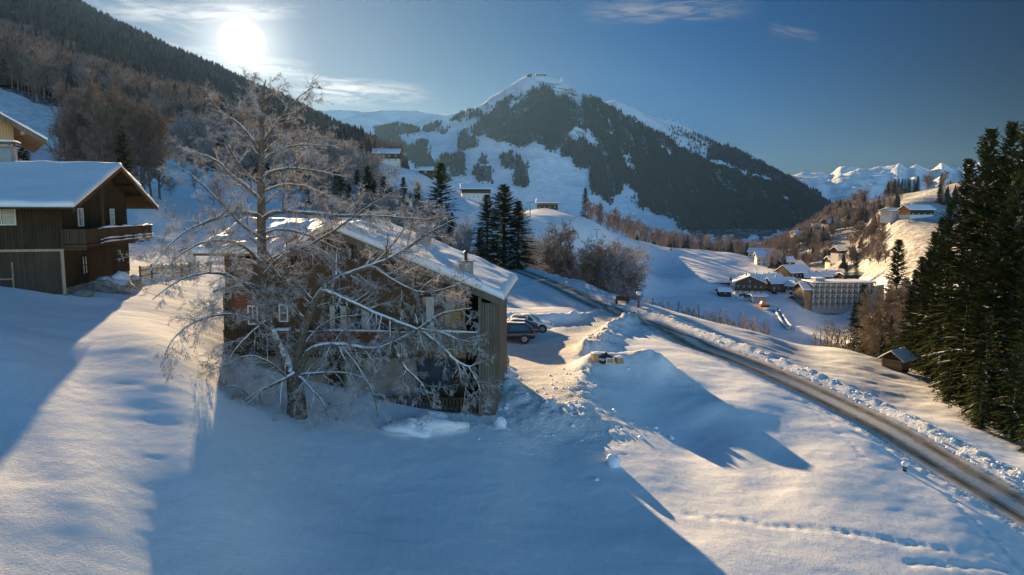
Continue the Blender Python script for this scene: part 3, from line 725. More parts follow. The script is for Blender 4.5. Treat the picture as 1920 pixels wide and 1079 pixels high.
def snow_slab(b, x0, x1, y0, y1, zf, th=.45, nx=14, ny=10, mat='roof_snow', seed=1, r=.25):
    """a thick rounded blanket of snow lying on the roof plane zf(x,y)"""
    V = []; F = []
    xs = [x0 + (x1 - x0) * i / nx for i in range(nx + 1)]; ys = [y0 + (y1 - y0) * i / ny for i in range(ny + 1)]
    xs = [x0, x0 + r * .3, x0 + r] + xs[1:-1] + [x1 - r, x1 - r * .3, x1]; ys = [y0, y0 + r * .3, y0 + r] + ys[1:-1] + [y1 - r, y1 - r * .3, y1]
    NX, NY = len(xs), len(ys)
    for y in ys:
        for x in xs:
            e = min((x - x0) / r, (x1 - x) / r, (y - y0) / r, (y1 - y) / r, 1)
            t = th * (0.55 + 0.45 * sqrt(max(0, 1 - (1 - max(e, 0)) ** 2))) if e < 1 else th
            w = .10 * float(fbm(np.array([x * .9 + seed]), np.array([y * .9]), 3, seed)[0])
            ed = (.05 * float(vnoise(np.array([x * 1.3]), np.array([seed + .5]), 5)[0]) if e <= 0 else 0)
            V.append((x, y, zf(x, y) + t + w * 1.6 + ed))
    n0 = len(V)
    for y in ys:
        for x in xs: V.append((x, y, zf(x, y) + .012))
    for j in range(NY - 1):
        for i in range(NX - 1):
            a = j * NX + i; F.append((a, a + 1, a + NX + 1, a + NX)); F.append((n0 + a, n0 + a + NX, n0 + a + NX + 1, n0 + a + 1))
    for i in range(NX - 1):
        F.append((i, n0 + i, n0 + i + 1, i + 1)); a = (NY - 1) * NX + i; F.append((a, a + 1, n0 + a + 1, n0 + a))
    for j in range(NY - 1):
        a = j * NX; F.append((a, a + NX, n0 + a + NX, n0 + a)); a += NX - 1; F.append((a, n0 + a, n0 + a + NX, a + NX))
    b.add(V, F, mat)
def window(parent, x0, x1, z0, z1, y, axis='y', frame='white_paint', mull=1, bars=1, sgn=-1, pane='window_glass', ft=.07, curtain=None):
    """window set in a wall whose outside faces sgn along axis, at coordinate y"""
    f = MB(); g = MB()
    def bx(b, u0, u1, w0, w1, d0, d1, m):
        lo, hi = sorted((y + sgn * d0, y + sgn * d1))
        if axis == 'y': b.box(u0, u1, lo, hi, w0, w1, m)
        else: b.box(lo, hi, u0, u1, w0, w1, m)
    t = ft
    bx(f, x0, x1, z0, z0 + t, -.02, .06, frame); bx(f, x0, x1, z1 - t, z1, -.02, .06, frame)
    bx(f, x0, x0 + t, z0 + t, z1 - t, -.02, .06, frame); bx(f, x1 - t, x1, z0 + t, z1 - t, -.02, .06, frame)
    for i in range(mull):
        c = x0 + (x1 - x0) * (i + 1) / (mull + 1); bx(f, c - t * .4, c + t * .4, z0 + t, z1 - t, -.02, .055, frame)
    for i in range(bars):
        c = z0 + (z1 - z0) * (i + 1) / (bars + 1)
        for k in range(mull + 1):
            a = x0 + t + (x1 - x0 - 2 * t) * k / (mull + 1) + t * .5; b_ = x0 + t + (x1 - x0 - 2 * t) * (k + 1) / (mull + 1) - t * .5
            bx(f, a, b_, c - t * .3, c + t * .3, -.02, .05, frame)
    o = f.build('window', parent)
    bx(g, x0 + t, x1 - t, z0 + t, z1 - t, -.01, .02, pane)
    g.build('pane', o)
    if curtain:
        c = MB(); w = (x1 - x0)
        for a, b_ in curtain: bx(c, x0 + t + w * a * .9, x0 + t + w * b_ * .9, z0 + t, z1 - t, .021, .030, 'curtain')
        c.build('curtain', o)
    return o
def railing(parent, pts_, z0, z1, mat, board=.14, gap=.02, name='railing', thick=.03, posts=2.2):
    """board railing along a polyline in the xy plane"""
    b = MB()
    for (xa, ya), (xb, yb) in zip(pts_[:-1], pts_[1:]):
        L = hypot(xb - xa, yb - ya); dx, dy = (xb - xa) / L, (yb - ya) / L; nx, ny = -dy, dx
        def seg(s0, s1, w, za, zb, off=0):
            q = [(xa + dx * s + nx * (w * k + off), ya + dy * s + ny * (w * k + off)) for s, k in ((s0, -.5), (s1, -.5), (s1, .5), (s0, .5))]
            b.prism([(x, y, za) for x, y in q], [(x, y, zb) for x, y in q], mat)
        n = max(1, int(L / (board + gap)))
        for i in range(n):
            s0 = L * i / n + gap / 2; seg(s0, L * (i + 1) / n - gap / 2, thick, z0 + .08 + rnd.uniform(0, .01), z1 - .10)
        seg(0, L, .12, z1 - .10, z1 - .02); seg(0, L, .10, z0, z0 + .08)
    return b.build(name, parent)

# ------------------------------------------------------------------ the farmhouse behind the bare tree
def main_house():
    F = 38.0
    O = Vector((-9.6, F, 0)); rz = radians(-4)
    root = empty('farmhouse', (O.x, O.y, -11.2), rz)
    tag(root, 'large timber farmhouse with snow-covered roof standing behind the big frosted bare tree', 'house')
    zb = 11.2                                   # local z = world z + zb
    W_ = lambda z: z + zb
    XL, XR = -6.0, 8.7; D = 9.4
    apex = W_(-.95); er = W_(-4.55); wl_ = W_(-2.35)   # underside heights at walls
    sR = (apex - er) / 8.9; sL = .50
    # walls: ground floor of rendered stone, timber above
    b = MB(); fl = W_(-8.0)
    b.box(XL + .1, 4.4, .12, D, W_(-12.5), fl, 'stone_plaster'); b.build('stone_wall', root)
    b = MB()
    def zr(x): return apex - sR * x if x >= 0 else apex + sL * x
    prof = [(XL, fl), (XR - 1.6, fl), (XR - 1.6, zr(XR - 1.6) - .02), (0, apex - .02), (-3.2, zr(-3.2) - .02), (XL, zr(-3.2) - .02)]
    b.prism([(x, 0, z) for x, z in prof], [(x, D, z) for x, z in prof][::1], 'aged_timber'); b.build('timber_wall', root)
    b = MB(); b.box(4.45, XR - 1.6, .1, D, W_(-12.6), fl - .003, 'dark_timber'); b.build('timber_wall', root)
    # left annex of the wing
    b = MB(); b.box(-7.0, XL - .003, 1.2, D + 1, W_(-9.5), W_(-2.3), 'aged_timber'); b.build('annex_wall', root)
    b = MB(); b.box(-8.1, -7.003, 3.0, 8.0, W_(-9.5), W_(-4.6), 'dark_timber'); b.build('annex_wall', root)
    b = MB(); b.slab([(-8.5, 2.6, W_(-4.75)), (-6.9, 2.6, W_(-4.1)), (-6.9, 8.3, W_(-4.1)), (-8.5, 8.3, W_(-4.75))], .1, 'dark_timber'); b.slab([(-8.5, 2.6, W_(-4.64)), (-7.003, 2.6, W_(-4.03)), (-7.003, 8.3, W_(-4.03)), (-8.5, 8.3, W_(-4.64))], .22, 'roof_snow'); b.build('annex_roof', root)
    # right verandah: golden end wall, screen of grey boards, open dark recess
    b = MB(); b.box(XR - 2.7, XR - 1.62, -.06, -.003, fl + .1, zr(XR - 1.7) - .3, 'golden_timber'); b.build('golden_wall_panel', root)
    b = MB(); b.box(XR - 1.597, XR - .75, 2.6, D, W_(-11.6), zr(XR - .7) - .1, 'dark_timber'); b.build('recess_wall', root)
    b = MB()
    for i in range(6):
        x = XR - .72 + i * .128
        b.box(x, x + .115, -.85 + rnd.uniform(-.01, .01), -.75, W_(-10.9 + rnd.uniform(-.1, .1)), zr(XR) - .25 + rnd.uniform(-.03, .03), 'grey_timber')
    for i in range(52):
        y = -.72 + i * .16
        b.box(XR + .0, XR + .06, y, y + .145, W_(-10.9 + rnd.uniform(-.1, .1)), zr(XR) - .2, 'grey_timber')
    b.box(XR - .78, XR + .08, -.74, -.66, zr(XR) - .40, zr(XR) - .28, 'grey_timber')
    b.build('board_screen', root)
    # roof
    rf = MB(); ov = 1.05
    def q(x0, x1, y0, y1, zf): return [(x0, y0, zf(x0)), (x1, y0, zf(x1)), (x1, y1, zf(x1)), (x0, y1, zf(x0))]
    rf.slab(q(0.0, 9.15, -ov, D + .9, zr), .14, 'grey_timber')
    rf.slab(q(-4.0, -.003, -ov, 5.2, zr), .14, 'grey_timber')
    # barge boards and rafter ends
    rf.slab([(0, -ov - .06, zr(0) - .22), (9.2, -ov - .06, zr(9.2) - .22), (9.2, -ov - .003, zr(9.2) - .22), (0, -ov - .003, zr(0) - .22)], .38, 'grey_timber')
    rf.slab([(-3.4, -ov - .06, zr(-3.4) - .22), (-.003, -ov - .06, zr(0) - .22), (-.003, -ov - .003, zr(0) - .22), (-3.4, -ov - .003, zr(-3.4) - .22)], .38, 'grey_timber')
    for i in range(4):
        x = 1.9 + 1.9 * i; rf.box(x - .09, x + .09, -ov + .1, -.003, zr(x) - .24, zr(x) - .02 - .02, 'grey_timber')
    for x in (-2.2, 0): rf.box(x - .09, x + .09, -ov + .1, -.003, zr(x) - .26, zr(x) - .08, 'grey_timber')
    rf.cyl((9.22, -ov, er - .05), (9.22, D + .9, er - .05), .07, .07, 'grey_metal', 8)
    ro = rf.build('roof', root)
    sn = MB(); snow_slab(sn, 0.02, 9.28, -ov - .04, D + 1.0, lambda x, y: zr(x) + .14, .42, 24, 18, seed=3); sn.build('roof_snow', ro, smooth=True)
    sn = MB(); snow_slab(sn, -4.0, .06, -ov - .04, 5.3, lambda x, y: zr(min(x, 0)) + .14, .36, 14, 12, seed=5); sn.build('roof_snow', ro, smooth=True)
    # wing with its ridge across
    yr = 5.6; ze = W_(-2.32); zt = W_(-.78)
    zw = lambda y: ze + (zt - ze) * (y + .75) / (yr + .75) if y < yr else zt - (y - yr) * .3
    wx0, wx1 = -7.75, .35
    w = MB()
    w.slab([(wx0, -.75, zw(-.75)), (-2.6, -.75, zw(-.75)), (wx1, yr, zt), (wx0, yr, zt)], .14, 'grey_timber')
    w.slab([(wx0, yr + .003, zt), (wx1, yr + .003, zt), (wx1, 11, zw(11)), (wx0, 11, zw(11))], .14, 'grey_timber')
    w.box(wx0 - .05, wx0 - .003, -.7, -.5, ze - .2, ze + .1, 'grey_timber')
    wo = w.build('roof', root)
    sn = MB(); snow_slab(sn, wx0 - .05, -3.3, -.8, yr + .1, lambda x, y: zw(min(y, yr)) + .14, .34, 12, 14, seed=8); sn.build('roof_snow', wo, smooth=True)
    sn = MB(); snow_slab(sn, -3.6, .3, 2.6, yr + .1, lambda x, y: zw(min(y, yr)) + .14, .33, 8, 8, seed=10); sn.build('roof_snow', wo, smooth=True)
    sn = MB(); snow_slab(sn, wx0 - .05, .3, yr - .05, 11.1, lambda x, y: zw(max(y, yr)) + .14, .34, 12, 10, seed=9); sn.build('roof_snow', wo, smooth=True)
    g = MB(); g.prism([(-6.97, 0.4, ze), (-6.97, 10.6, ze - .1), (-6.97, yr, zt)], [(-6.9, 0.4, ze), (-6.9, 10.6, ze - .1), (-6.9, yr, zt)], 'aged_timber'); g.build('gable_wall', root)
    # chimneys
    for (cx, cy, w_, h, pipe) in ((7.0, .9, .36, .62, .45), (3.55, 6.4, .42, .95, 0)):
        c = MB(); z0 = zr(cx); c.box(cx - w_, cx + w_, cy - w_, cy + w_, z0 - .3, z0 + .5 + h, 'grey_concrete')
        c.box(cx - w_ - .06, cx + w_ + .06, cy - w_ - .06, cy + w_ + .06, z0 + .503 + h, z0 + .56 + h, 'grey_metal')
        ch = c.build('chimney', ro, bevel=.01)
        if pipe:
            c = MB(); c.cyl((cx, cy, z0 + .5 + h), (cx, cy, z0 + .56 + h + pipe), .09, .09, 'dark_metal', 10); c.cyl((cx, cy, z0 + .57 + h + pipe), (cx, cy, z0 + .66 + h + pipe), .16, .03, 'dark_metal', 10); c.build('flue_pipe', ch)
        else:
            c = MB(); snow_slab(c, cx - w_, cx + w_, cy - w_, cy + w_, lambda x, y: z0 + .56 + h, .14, 4, 4, r=.12); c.build('snow_cap', ch, smooth=True)
    # openings on the front
    def px_x(px, d=F): return ((px - 960) / F_PX * d + 9.6)
    def py_z(py, d=F): return W_(-(py - 400) / F_PX * d)
    window(root, px_x(612), px_x(650), py_z(622), py_z(572), 0, mull=1, bars=0, frame='dark_timber', curtain=[(0, .3), (.62, 1)])
    window(root, px_x(656), px_x(694), py_z(622), py_z(572), 0, mull=1, bars=0, frame='dark_timber', curtain=[(.5, 1)])
    window(root, px_x(790), px_x(868), py_z(640), py_z(553), 0, mull=2, bars=0, frame='dark_timber', curtain=[(.1, .34), (.85, 1)])
    window(root, px_x(516), px_x(534), py_z(606), py_z(572), 0, mull=0, bars=1)
    window(root, px_x(455), px_x(475), py_z(612), py_z(575), 0, mull=1, bars=1)
    window(root, px_x(780), px_x(850), py_z(735), py_z(668), .1, mull=2, bars=0, frame='dark_timber')
    window(root, px_x(663), px_x(676), py_z(697), py_z(680), .12, mull=0, bars=0, frame='dark_timber')
    window(root, px_x(640), px_x(662), py_z(490), py_z(462), 0, mull=1, bars=1, frame='dark_timber')
    # shutters and planter beside the small left window
    b = MB(); b.box(px_x(512), px_x(538), -.34, -.07, py_z(634), py_z(622), 'red_timber'); po = b.build('flower_box', root)
    b = MB(); snow_slab(b, px_x(511), px_x(539), -.36, -.05, lambda x, y: py_z(622), .2, 5, 3, r=.1); b.build('snow_cap', po, smooth=True)
    # cellar door
    b = MB(); b.box(px_x(609), px_x(638), .03, .117, py_z(738), py_z(666), 'dark_timber'); dr = b.build('door', root)
    b = MB(); b.box(px_x(606), px_x(609) - .004, -.02, .13, py_z(738), py_z(664), 'grey_timber'); b.box(px_x(638) + .004, px_x(641), -.02, .13, py_z(738), py_z(664), 'grey_timber'); b.box(px_x(606), px_x(641), -.02, .13, py_z(664) + .004, py_z(660), 'grey_timber'); b.build('door_frame', root)
    b = MB(); b.box(px_x(634), px_x(636), -.03, .028, py_z(706), py_z(702), 'grey_metal'); b.build('handle', dr)
    # upper balcony and the terrace rail below
    x0, x1 = px_x(560), px_x(905); zf = py_z(648)
    b = MB(); b.box(x0, x1, -.95, -.003, zf - .16, zf, 'grey_timber')
    for i in range(7): x = x0 + .3 + (x1 - x0 - .6) * i / 6; b.box(x - .07, x + .07, -.93, -.003, zf - .34, zf - .163, 'grey_timber')
    b.build('balcony_floor', root)
    railing(root, [(x0, 0), (x0, -.92), (px_x(735), -.92)], zf + .003, zf + .92, 'red_timber')
    railing(root, [(px_x(735) + .05, -.92), (x1, -.92), (x1, 0)], zf + .003, zf + .92, 'grey_timber')
    b = MB(); snow_slab(b, x0, x1, -.99, -.85, lambda x, y: zf + .90, .07, 30, 2, r=.05); b.build('rail_snow', root, smooth=True)
    x0, x1 = px_x(705), px_x(905); zf = py_z(768)
    b = MB(); b.box(x0, x1, -.9, .0, zf - .12, zf, 'grey_timber')
    for i in range(4): x = x0 + .4 + (x1 - x0 - .6) * i / 3; b.box(x - .1, x + .1, -.85, -.65, zf - 1.2, zf - .123, 'grey_timber')
    b.build('terrace_floor', root)
    railing(root, [(x0, -.88), (x1, -.88)], zf + .003, zf + .85, 'balcony_timber', board=.13, gap=.06)
    for px in (905,):
        b = MB(); b.box(px_x(px) - .08, px_x(px) + .08, -1.12, -.97, W_(-11.6), (zr(px_x(px)) - .25), 'grey_timber'); b.build('post', root)
    # board lining between window and door as coloured panels
    b = MB(); b.box(px_x(430), px_x(500), -.05, -.003, py_z(598), py_z(552), 'red_timber'); b.build('facade_panel', root)
    railing(root, [(px_x(420), -.9), (px_x(505), -.9)], py_z(660), py_z(618), 'dark_timber')
    b = MB(); b.box(px_x(418), px_x(507), -.95, -.003, py_z(664), py_z(660) - .003, 'dark_timber'); b.build('balcony_floor', root)
    return root
main_house()

# ------------------------------------------------------------------ dark timber house on the left
def left_house():
    zb = 5.1; W_ = lambda z: z + zb
    O = (-27.2, 42.0, -zb); root = empty('farmhouse', O, radians(14))
    tag(root, 'dark brown timber house with broad snowy roof and long side balcony at the left', 'house')
    D = 13.4; L = 20.0
    yr = 7.4; ridge = W_(3.15); zr = lambda y: ridge - abs(y - yr) * (.305 if y < yr else .285)
    b = MB(); fl = W_(-1.9)
    b.box(-L, 0, 0, D, W_(-6.5), W_(-4.55), 'stone_plaster'); b.build('stone_base', root)
    b = MB(); prof = [(0, W_(-4.547)), (D, W_(-4.547)), (D, zr(D) - .02), (yr, ridge - .02), (0, zr(0) - .02)]
    b.prism([(-L, y, z) for y, z in prof], [(0.05, y, z) for y, z in prof], 'dark_timber'); b.build('timber_wall', root)
    rf = MB()
    for ya, yb in ((-2.2, yr), (yr + .003, 17.2)):
        rf.slab([(-L - 1, ya, zr(ya)), (1.4, ya, zr(ya)), (1.4, yb, zr(yb)), (-L - 1, yb, zr(yb))], .13, 'dark_timber')
        rf.slab([(1.403, ya, zr(ya) - .16), (1.45, ya, zr(ya) - .16), (1.45, yb, zr(yb) - .16), (1.403, yb, zr(yb) - .16)], .30, 'aged_timber')
    for y in (.2, 3.6, yr, 11, 13.2): rf.box(.053, 1.3, y - .1, y + .1, zr(y) - .26, zr(y) - .035, 'dark_timber')
    ro = rf.build('roof', root)
    sn = MB(); snow_slab(sn, -L - 1, 1.5, -2.28, yr + .1, lambda x, y: zr(min(y, yr)) + .13, .30, 24, 12, seed=12); sn.build('roof_snow', ro, smooth=True)
    sn = MB(); snow_slab(sn, -L - 1, 1.5, yr - .05, 17.3, lambda x, y: zr(max(y, yr)) + .13, .30, 24, 12, seed=14); sn.build('roof_snow', ro, smooth=True)
    c = MB(); z0 = ridge; cx, cy = -5.7, yr; c.box(cx - .62, cx + .62, cy - .5, cy + .5, z0 - .6, z0 + 1.25, 'grey_concrete'); c.box(cx - .75, cx + .75, cy - .62, cy + .62, z0 + 1.253, z0 + 1.33, 'grey_concrete')
    ch = c.build('chimney', ro, bevel=.015)
    c = MB()
    for sx_ in (-.5, .5):
        for sy_ in (-.4, .4): c.box(cx + sx_ - .05, cx + sx_ + .05, cy + sy_ - .05, cy + sy_ + .05, z0 + 1.333, z0 + 1.55, 'grey_metal')
    c.box(cx - .85, cx + .85, cy - .7, cy + .7, z0 + 1.553, z0 + 1.60, 'dark_metal'); cc = c.build('chimney_cover', ch)
    c = MB(); snow_slab(c, cx - .8, cx + .8, cy - .65, cy + .65, lambda x, y: z0 + 1.6, .12, 4, 4, r=.12); c.build('snow_cap', cc, smooth=True)
    window(root, -3.9, -2.35, W_(-.72), W_(.5), 0, curtain=[(.0, .3), (.55, 1)])
    window(root, -9.2, -7.7, W_(-.72), W_(.5), 0)
    for y in (2.7, 9.2): window(root, y - .05, y + .9, W_(-.85), W_(.32), .05, axis='x', sgn=1, mull=0, bars=1, curtain=[(.0, 1)] if y > 5 else [(0, .25), (.45, 1)])
    window(root, 2.85, 3.9, W_(-4.0), W_(-2.75), .05, axis='x', sgn=1, mull=1, bars=1, frame='dark_timber', curtain=[(0.02, .16)])
    # large barn doors below, with frame
    b = MB(); b.box(-4.6, -.02, -.05, -.003, W_(-4.9), W_(-2.3), 'balcony_timber'); dd = b.build('barn_door', root)
    b = MB(); b.box(-4.75, .08, -.13, -.053, W_(-2.297), W_(-2.15), 'light_timber'); b.box(-.12, .06, -.12, -.053, W_(-4.9), W_(-2.3), 'light_timber'); b.box(-4.75, -2.75, -.10, -.053, W_(-3.95), W_(-3.88), 'light_timber'); b.box(-2.75, -2.68, -.1, -.053, W_(-4.6), W_(-2.9), 'light_timber'); b.build('door_frame', dd)
    # balcony on the gable side
    b = MB(); b.box(.053, 1.4, -.4, 15.1, W_(-2.05), W_(-1.9), 'balcony_timber')
    for y in np.linspace(0, 14.8, 8): b.box(.053, 1.3, y - .08, y + .08, W_(-2.25), W_(-2.053), 'balcony_timber')
    bo = b.build('balcony', root)
    railing(bo, [(.06, -.38), (1.38, -.38), (1.38, 15.08), (.06, 15.08)], W_(-1.85), W_(-.95), 'balcony_timber')
    for z, w in ((W_(-.955), .07), (W_(-1.66), .05), (W_(-1.88), .05)):
        b = MB(); snow_slab(b, 1.42 if z < W_(-1) else 1.31, 1.50 if z < W_(-1) else 1.47, 2.2, 15.1, lambda x, y: z, w, 2, 30, r=.03)
        if z < W_(-1): b.box(1.40, 1.47, 2.2, 15.1, z - .06, z, 'balcony_timber')
        b.build('rail_snow', bo, smooth=True)
    b = MB(); b.box(1.2, 1.34, 3.4, 3.54, W_(-1.9), zr(3.5) - .05, 'balcony_timber'); b.build('post', bo)
left_house()

def upper_house():
    d = 60.0; tip = P(88, 266, d)
    rz = radians(38); root = empty('chalet', (tip.x, tip.y, tip.z - 7), rz)
    tag(root, 'light timber house corner with carved eaves rising above the dark house at the left edge', 'house')
    z = 7.0; half = 9.5; rise = half * tan(radians(32)); A = Vector((-half, 0, z + rise))
    cuts = lambda x: z + rise - abs(x + half) * tan(radians(32))
    b = MB(); prof = [(-2*half + 2.2, -2), (-2.2, -2), (-2.2, cuts(-2.2) - .05), (-half, z + rise - .05), (-2*half + 2.2, cuts(-2*half + 2.2) - .05)]
    b.prism([(x, 1.9, q) for x, q in prof], [(x, 14, q) for x, q in prof], 'light_timber'); b.build('timber_wall', root)
    r = MB()
    for xa, xb in ((-half, 0), (-2 * half, -half - .003)):
        r.slab([(xa, 0, cuts(xa)), (xb, 0, cuts(xb)), (xb, 15, cuts(xb)), (xa, 15, cuts(xa))], .14, 'light_timber')
        r.slab([(xa, -.08, cuts(xa) - .32), (xb, -.08, cuts(xb) - .32), (xb, -.003, cuts(xb) - .32), (xa, -.003, cuts(xa) - .32)], .5, 'grey_timber')
    for x in (-1.6, -4.0, -6.6, -half): r.box(x - .14, x + .14, .15, 1.897, cuts(x) - .45, cuts(x) - .13, 'light_timber')
    for x in (-3.6, -6.2): r.box(x - 2.0, x + .1, 1.2, 1.4, cuts(x) - .85, cuts(x) - .6, 'light_timber')
    ro = r.build('roof', root)
    s_ = MB(); snow_slab(s_, -half, .05, -.1, 15, lambda x, y: cuts(x) + .14, .22, 12, 8, seed=21); s_.build('roof_snow', ro, smooth=True)
    s_ = MB(); snow_slab(s_, -2*half, -half + .05, -.1, 15, lambda x, y: cuts(min(x, -half)) + .14, .22, 12, 8, seed=22); s_.build('roof_snow', ro, smooth=True)
upper_house()
# ------------------------------------------------------------------ wood: segments gathered, then skinned all at once
class Segs:
    def __init__(s): s.a = []; s.b = []; s.ra = []; s.rb = []; s.f = []
    def add(s, a, b, ra, rb, f=1.0): s.a.append(tuple(a)); s.b.append(tuple(b)); s.ra.append(ra); s.rb.append(rb); s.f.append(f)
    def mesh(s, name, mat, n=3, smooth=True):
        A = np.array(s.a); B = np.array(s.b); ra = np.array(s.ra); rb = np.array(s.rb); k = len(A)
        D = B - A; D /= np.linalg.norm(D, axis=1)[:, None] + 1e-9
        up = np.where(np.abs(D[:, 2:3]) > .9, np.array([[1., 0, 0]]), np.array([[0., 0, 1]]))
        X = np.cross(D, up); X /= np.linalg.norm(X, axis=1)[:, None] + 1e-9; Y = np.cross(D, X)
        V = np.empty((k, 2 * n, 3))
        for i in range(n):
            c, s_ = cos(2 * pi * i / n), sin(2 * pi * i / n); o = X * c + Y * s_
            V[:, i] = A + o * ra[:, None]; V[:, n + i] = B + o * rb[:, None]
        base = (np.arange(k) * 2 * n)[:, None, None]
        q = np.array([[i, (i + 1) % n, n + (i + 1) % n, n + i] for i in range(n)])[None]
        return np_mesh(name, V.reshape(-1, 3), (base + q).reshape(-1), 4, [mat], smooth=smooth, attrs={'frost': np.repeat(np.array(s.f), 2 * n)})
def rv(r): return Vector((r.gauss(0, 1), r.gauss(0, 1), r.gauss(0, 1))).normalized()
def limb_path(S_, path, r, frost, jit=.03, sub=3):
    """smooth tapering limb through (point, radius) nodes; returns the fine path"""
    P3 = [Vector(p) for p, _ in path]; Rr = [q for _, q in path]
    E = [2 * P3[0] - P3[1]] + P3 + [2 * P3[-1] - P3[-2]]; out = []
    for i in range(1, len(E) - 2):
        for k in range(sub):
            t = k / sub
            p = .5 * ((2 * E[i]) + (-E[i-1] + E[i+1]) * t + (2*E[i-1] - 5*E[i] + 4*E[i+1] - E[i+2]) * t*t + (-E[i-1] + 3*E[i] - 3*E[i+1] + E[i+2]) * t**3)
            out.append((p + rv(r) * jit, Rr[i-1] + (Rr[i] - Rr[i-1]) * t))
    out.append((P3[-1], Rr[-1]))
    for (a, x), (b, y) in zip(out[:-1], out[1:]): S_.add(a, b, x, y, frost)
    return out
def sprout(T, r, p, d, L, rad, level, droop, frost, nside, spread=.9):
    """a branch that forks into finer ones; T = (coarse Segs, fine Segs)"""
    n = max(2, int(3 + L * 1.6)) if level > 1 else (3 if level == 1 else 2)
    q = p.copy(); dd = d.copy(); st = L / n; pr = rad
    for i in range(n):
        dd = (dd + rv(r) * (.22 if level > 0 else .3) + Vector((0, 0, droop * (i + .5) / n))).normalized()
        q2 = q + dd * st; nr = rad * (1 - .8 * (i + 1) / n)
        (T[0] if level >= 2 and pr > .022 else T[1]).add(q, q2, pr, nr, frost)
        if level > 0 and i >= (1 if level > 1 else 0):
            for k in range(nside[level - 1]):
                s = rv(r); s = (s - dd * s.dot(dd)).normalized(); s = (s * spread + dd * .7).normalized()
                ll = L * r.uniform(.28, .5) * (1 - .45 * i / n)
                sprout(T, r, q + (q2 - q) * r.random(), s, max(ll, .12), max(nr * .55, .006), level - 1, droop, frost, nside, spread)
        q = q2; pr = nr
def bare_tree(seed, Ht=14, spread=.45, crown0=.2, nb=34, stems=1, rmin=.011, lv=2, upright=.75, fine=3):
    """a leafless tree: (trunk mesh, crown mesh) of height about Ht standing at the origin"""
    r = random.Random(seed); T = (Segs(), Segs()); tr = Segs()
    for k in range(stems):
        a = r.uniform(0, 6.28); lean = .0 if stems == 1 else r.uniform(.06, .2); H_ = Ht * (1 if k == 0 else r.uniform(.75, .98))
        n = 9; pts_ = []; p = Vector((cos(a) * .25 * (stems > 1), sin(a) * .25 * (stems > 1), -.4)); d = Vector((cos(a) * lean, sin(a) * lean, 1)).normalized()
        for i in range(n + 1):
            pts_.append((p.copy(), (Ht * .013 + .02) * (1 - .93 * i / n) / (1 if stems == 1 else 1.5) + rmin)); d = (d + rv(r) * .07).normalized(); p += d * H_ * .95 / n
        path = limb_path(tr, pts_, r, .25, .01, 2)
        for b in range(nb // stems):
            t = crown0 + (1 - crown0) * ((b + r.random()) / (nb // stems)); i = min(int(t * (len(path) - 1)), len(path) - 2)
            q, rad = path[i]; az = r.uniform(0, 6.28); L = H_ * spread * (sin(pi * min(1, (1 - t) * .8 + .18))) ** .8 * r.uniform(.7, 1.15)
            dv = Vector((cos(az), sin(az), upright + t * .5)).normalized()
            sprout((T[1], T[1]), r, q, dv, L, max(rad * .5, rmin * 1.3), lv, -.02, .8, (fine, 2), .75)
    for s_ in (tr, T[1]):
        s_.ra = [max(x, rmin) for x in s_.ra]; s_.rb = [max(x, rmin * .8) for x in s_.rb]
    return tr, T[1]

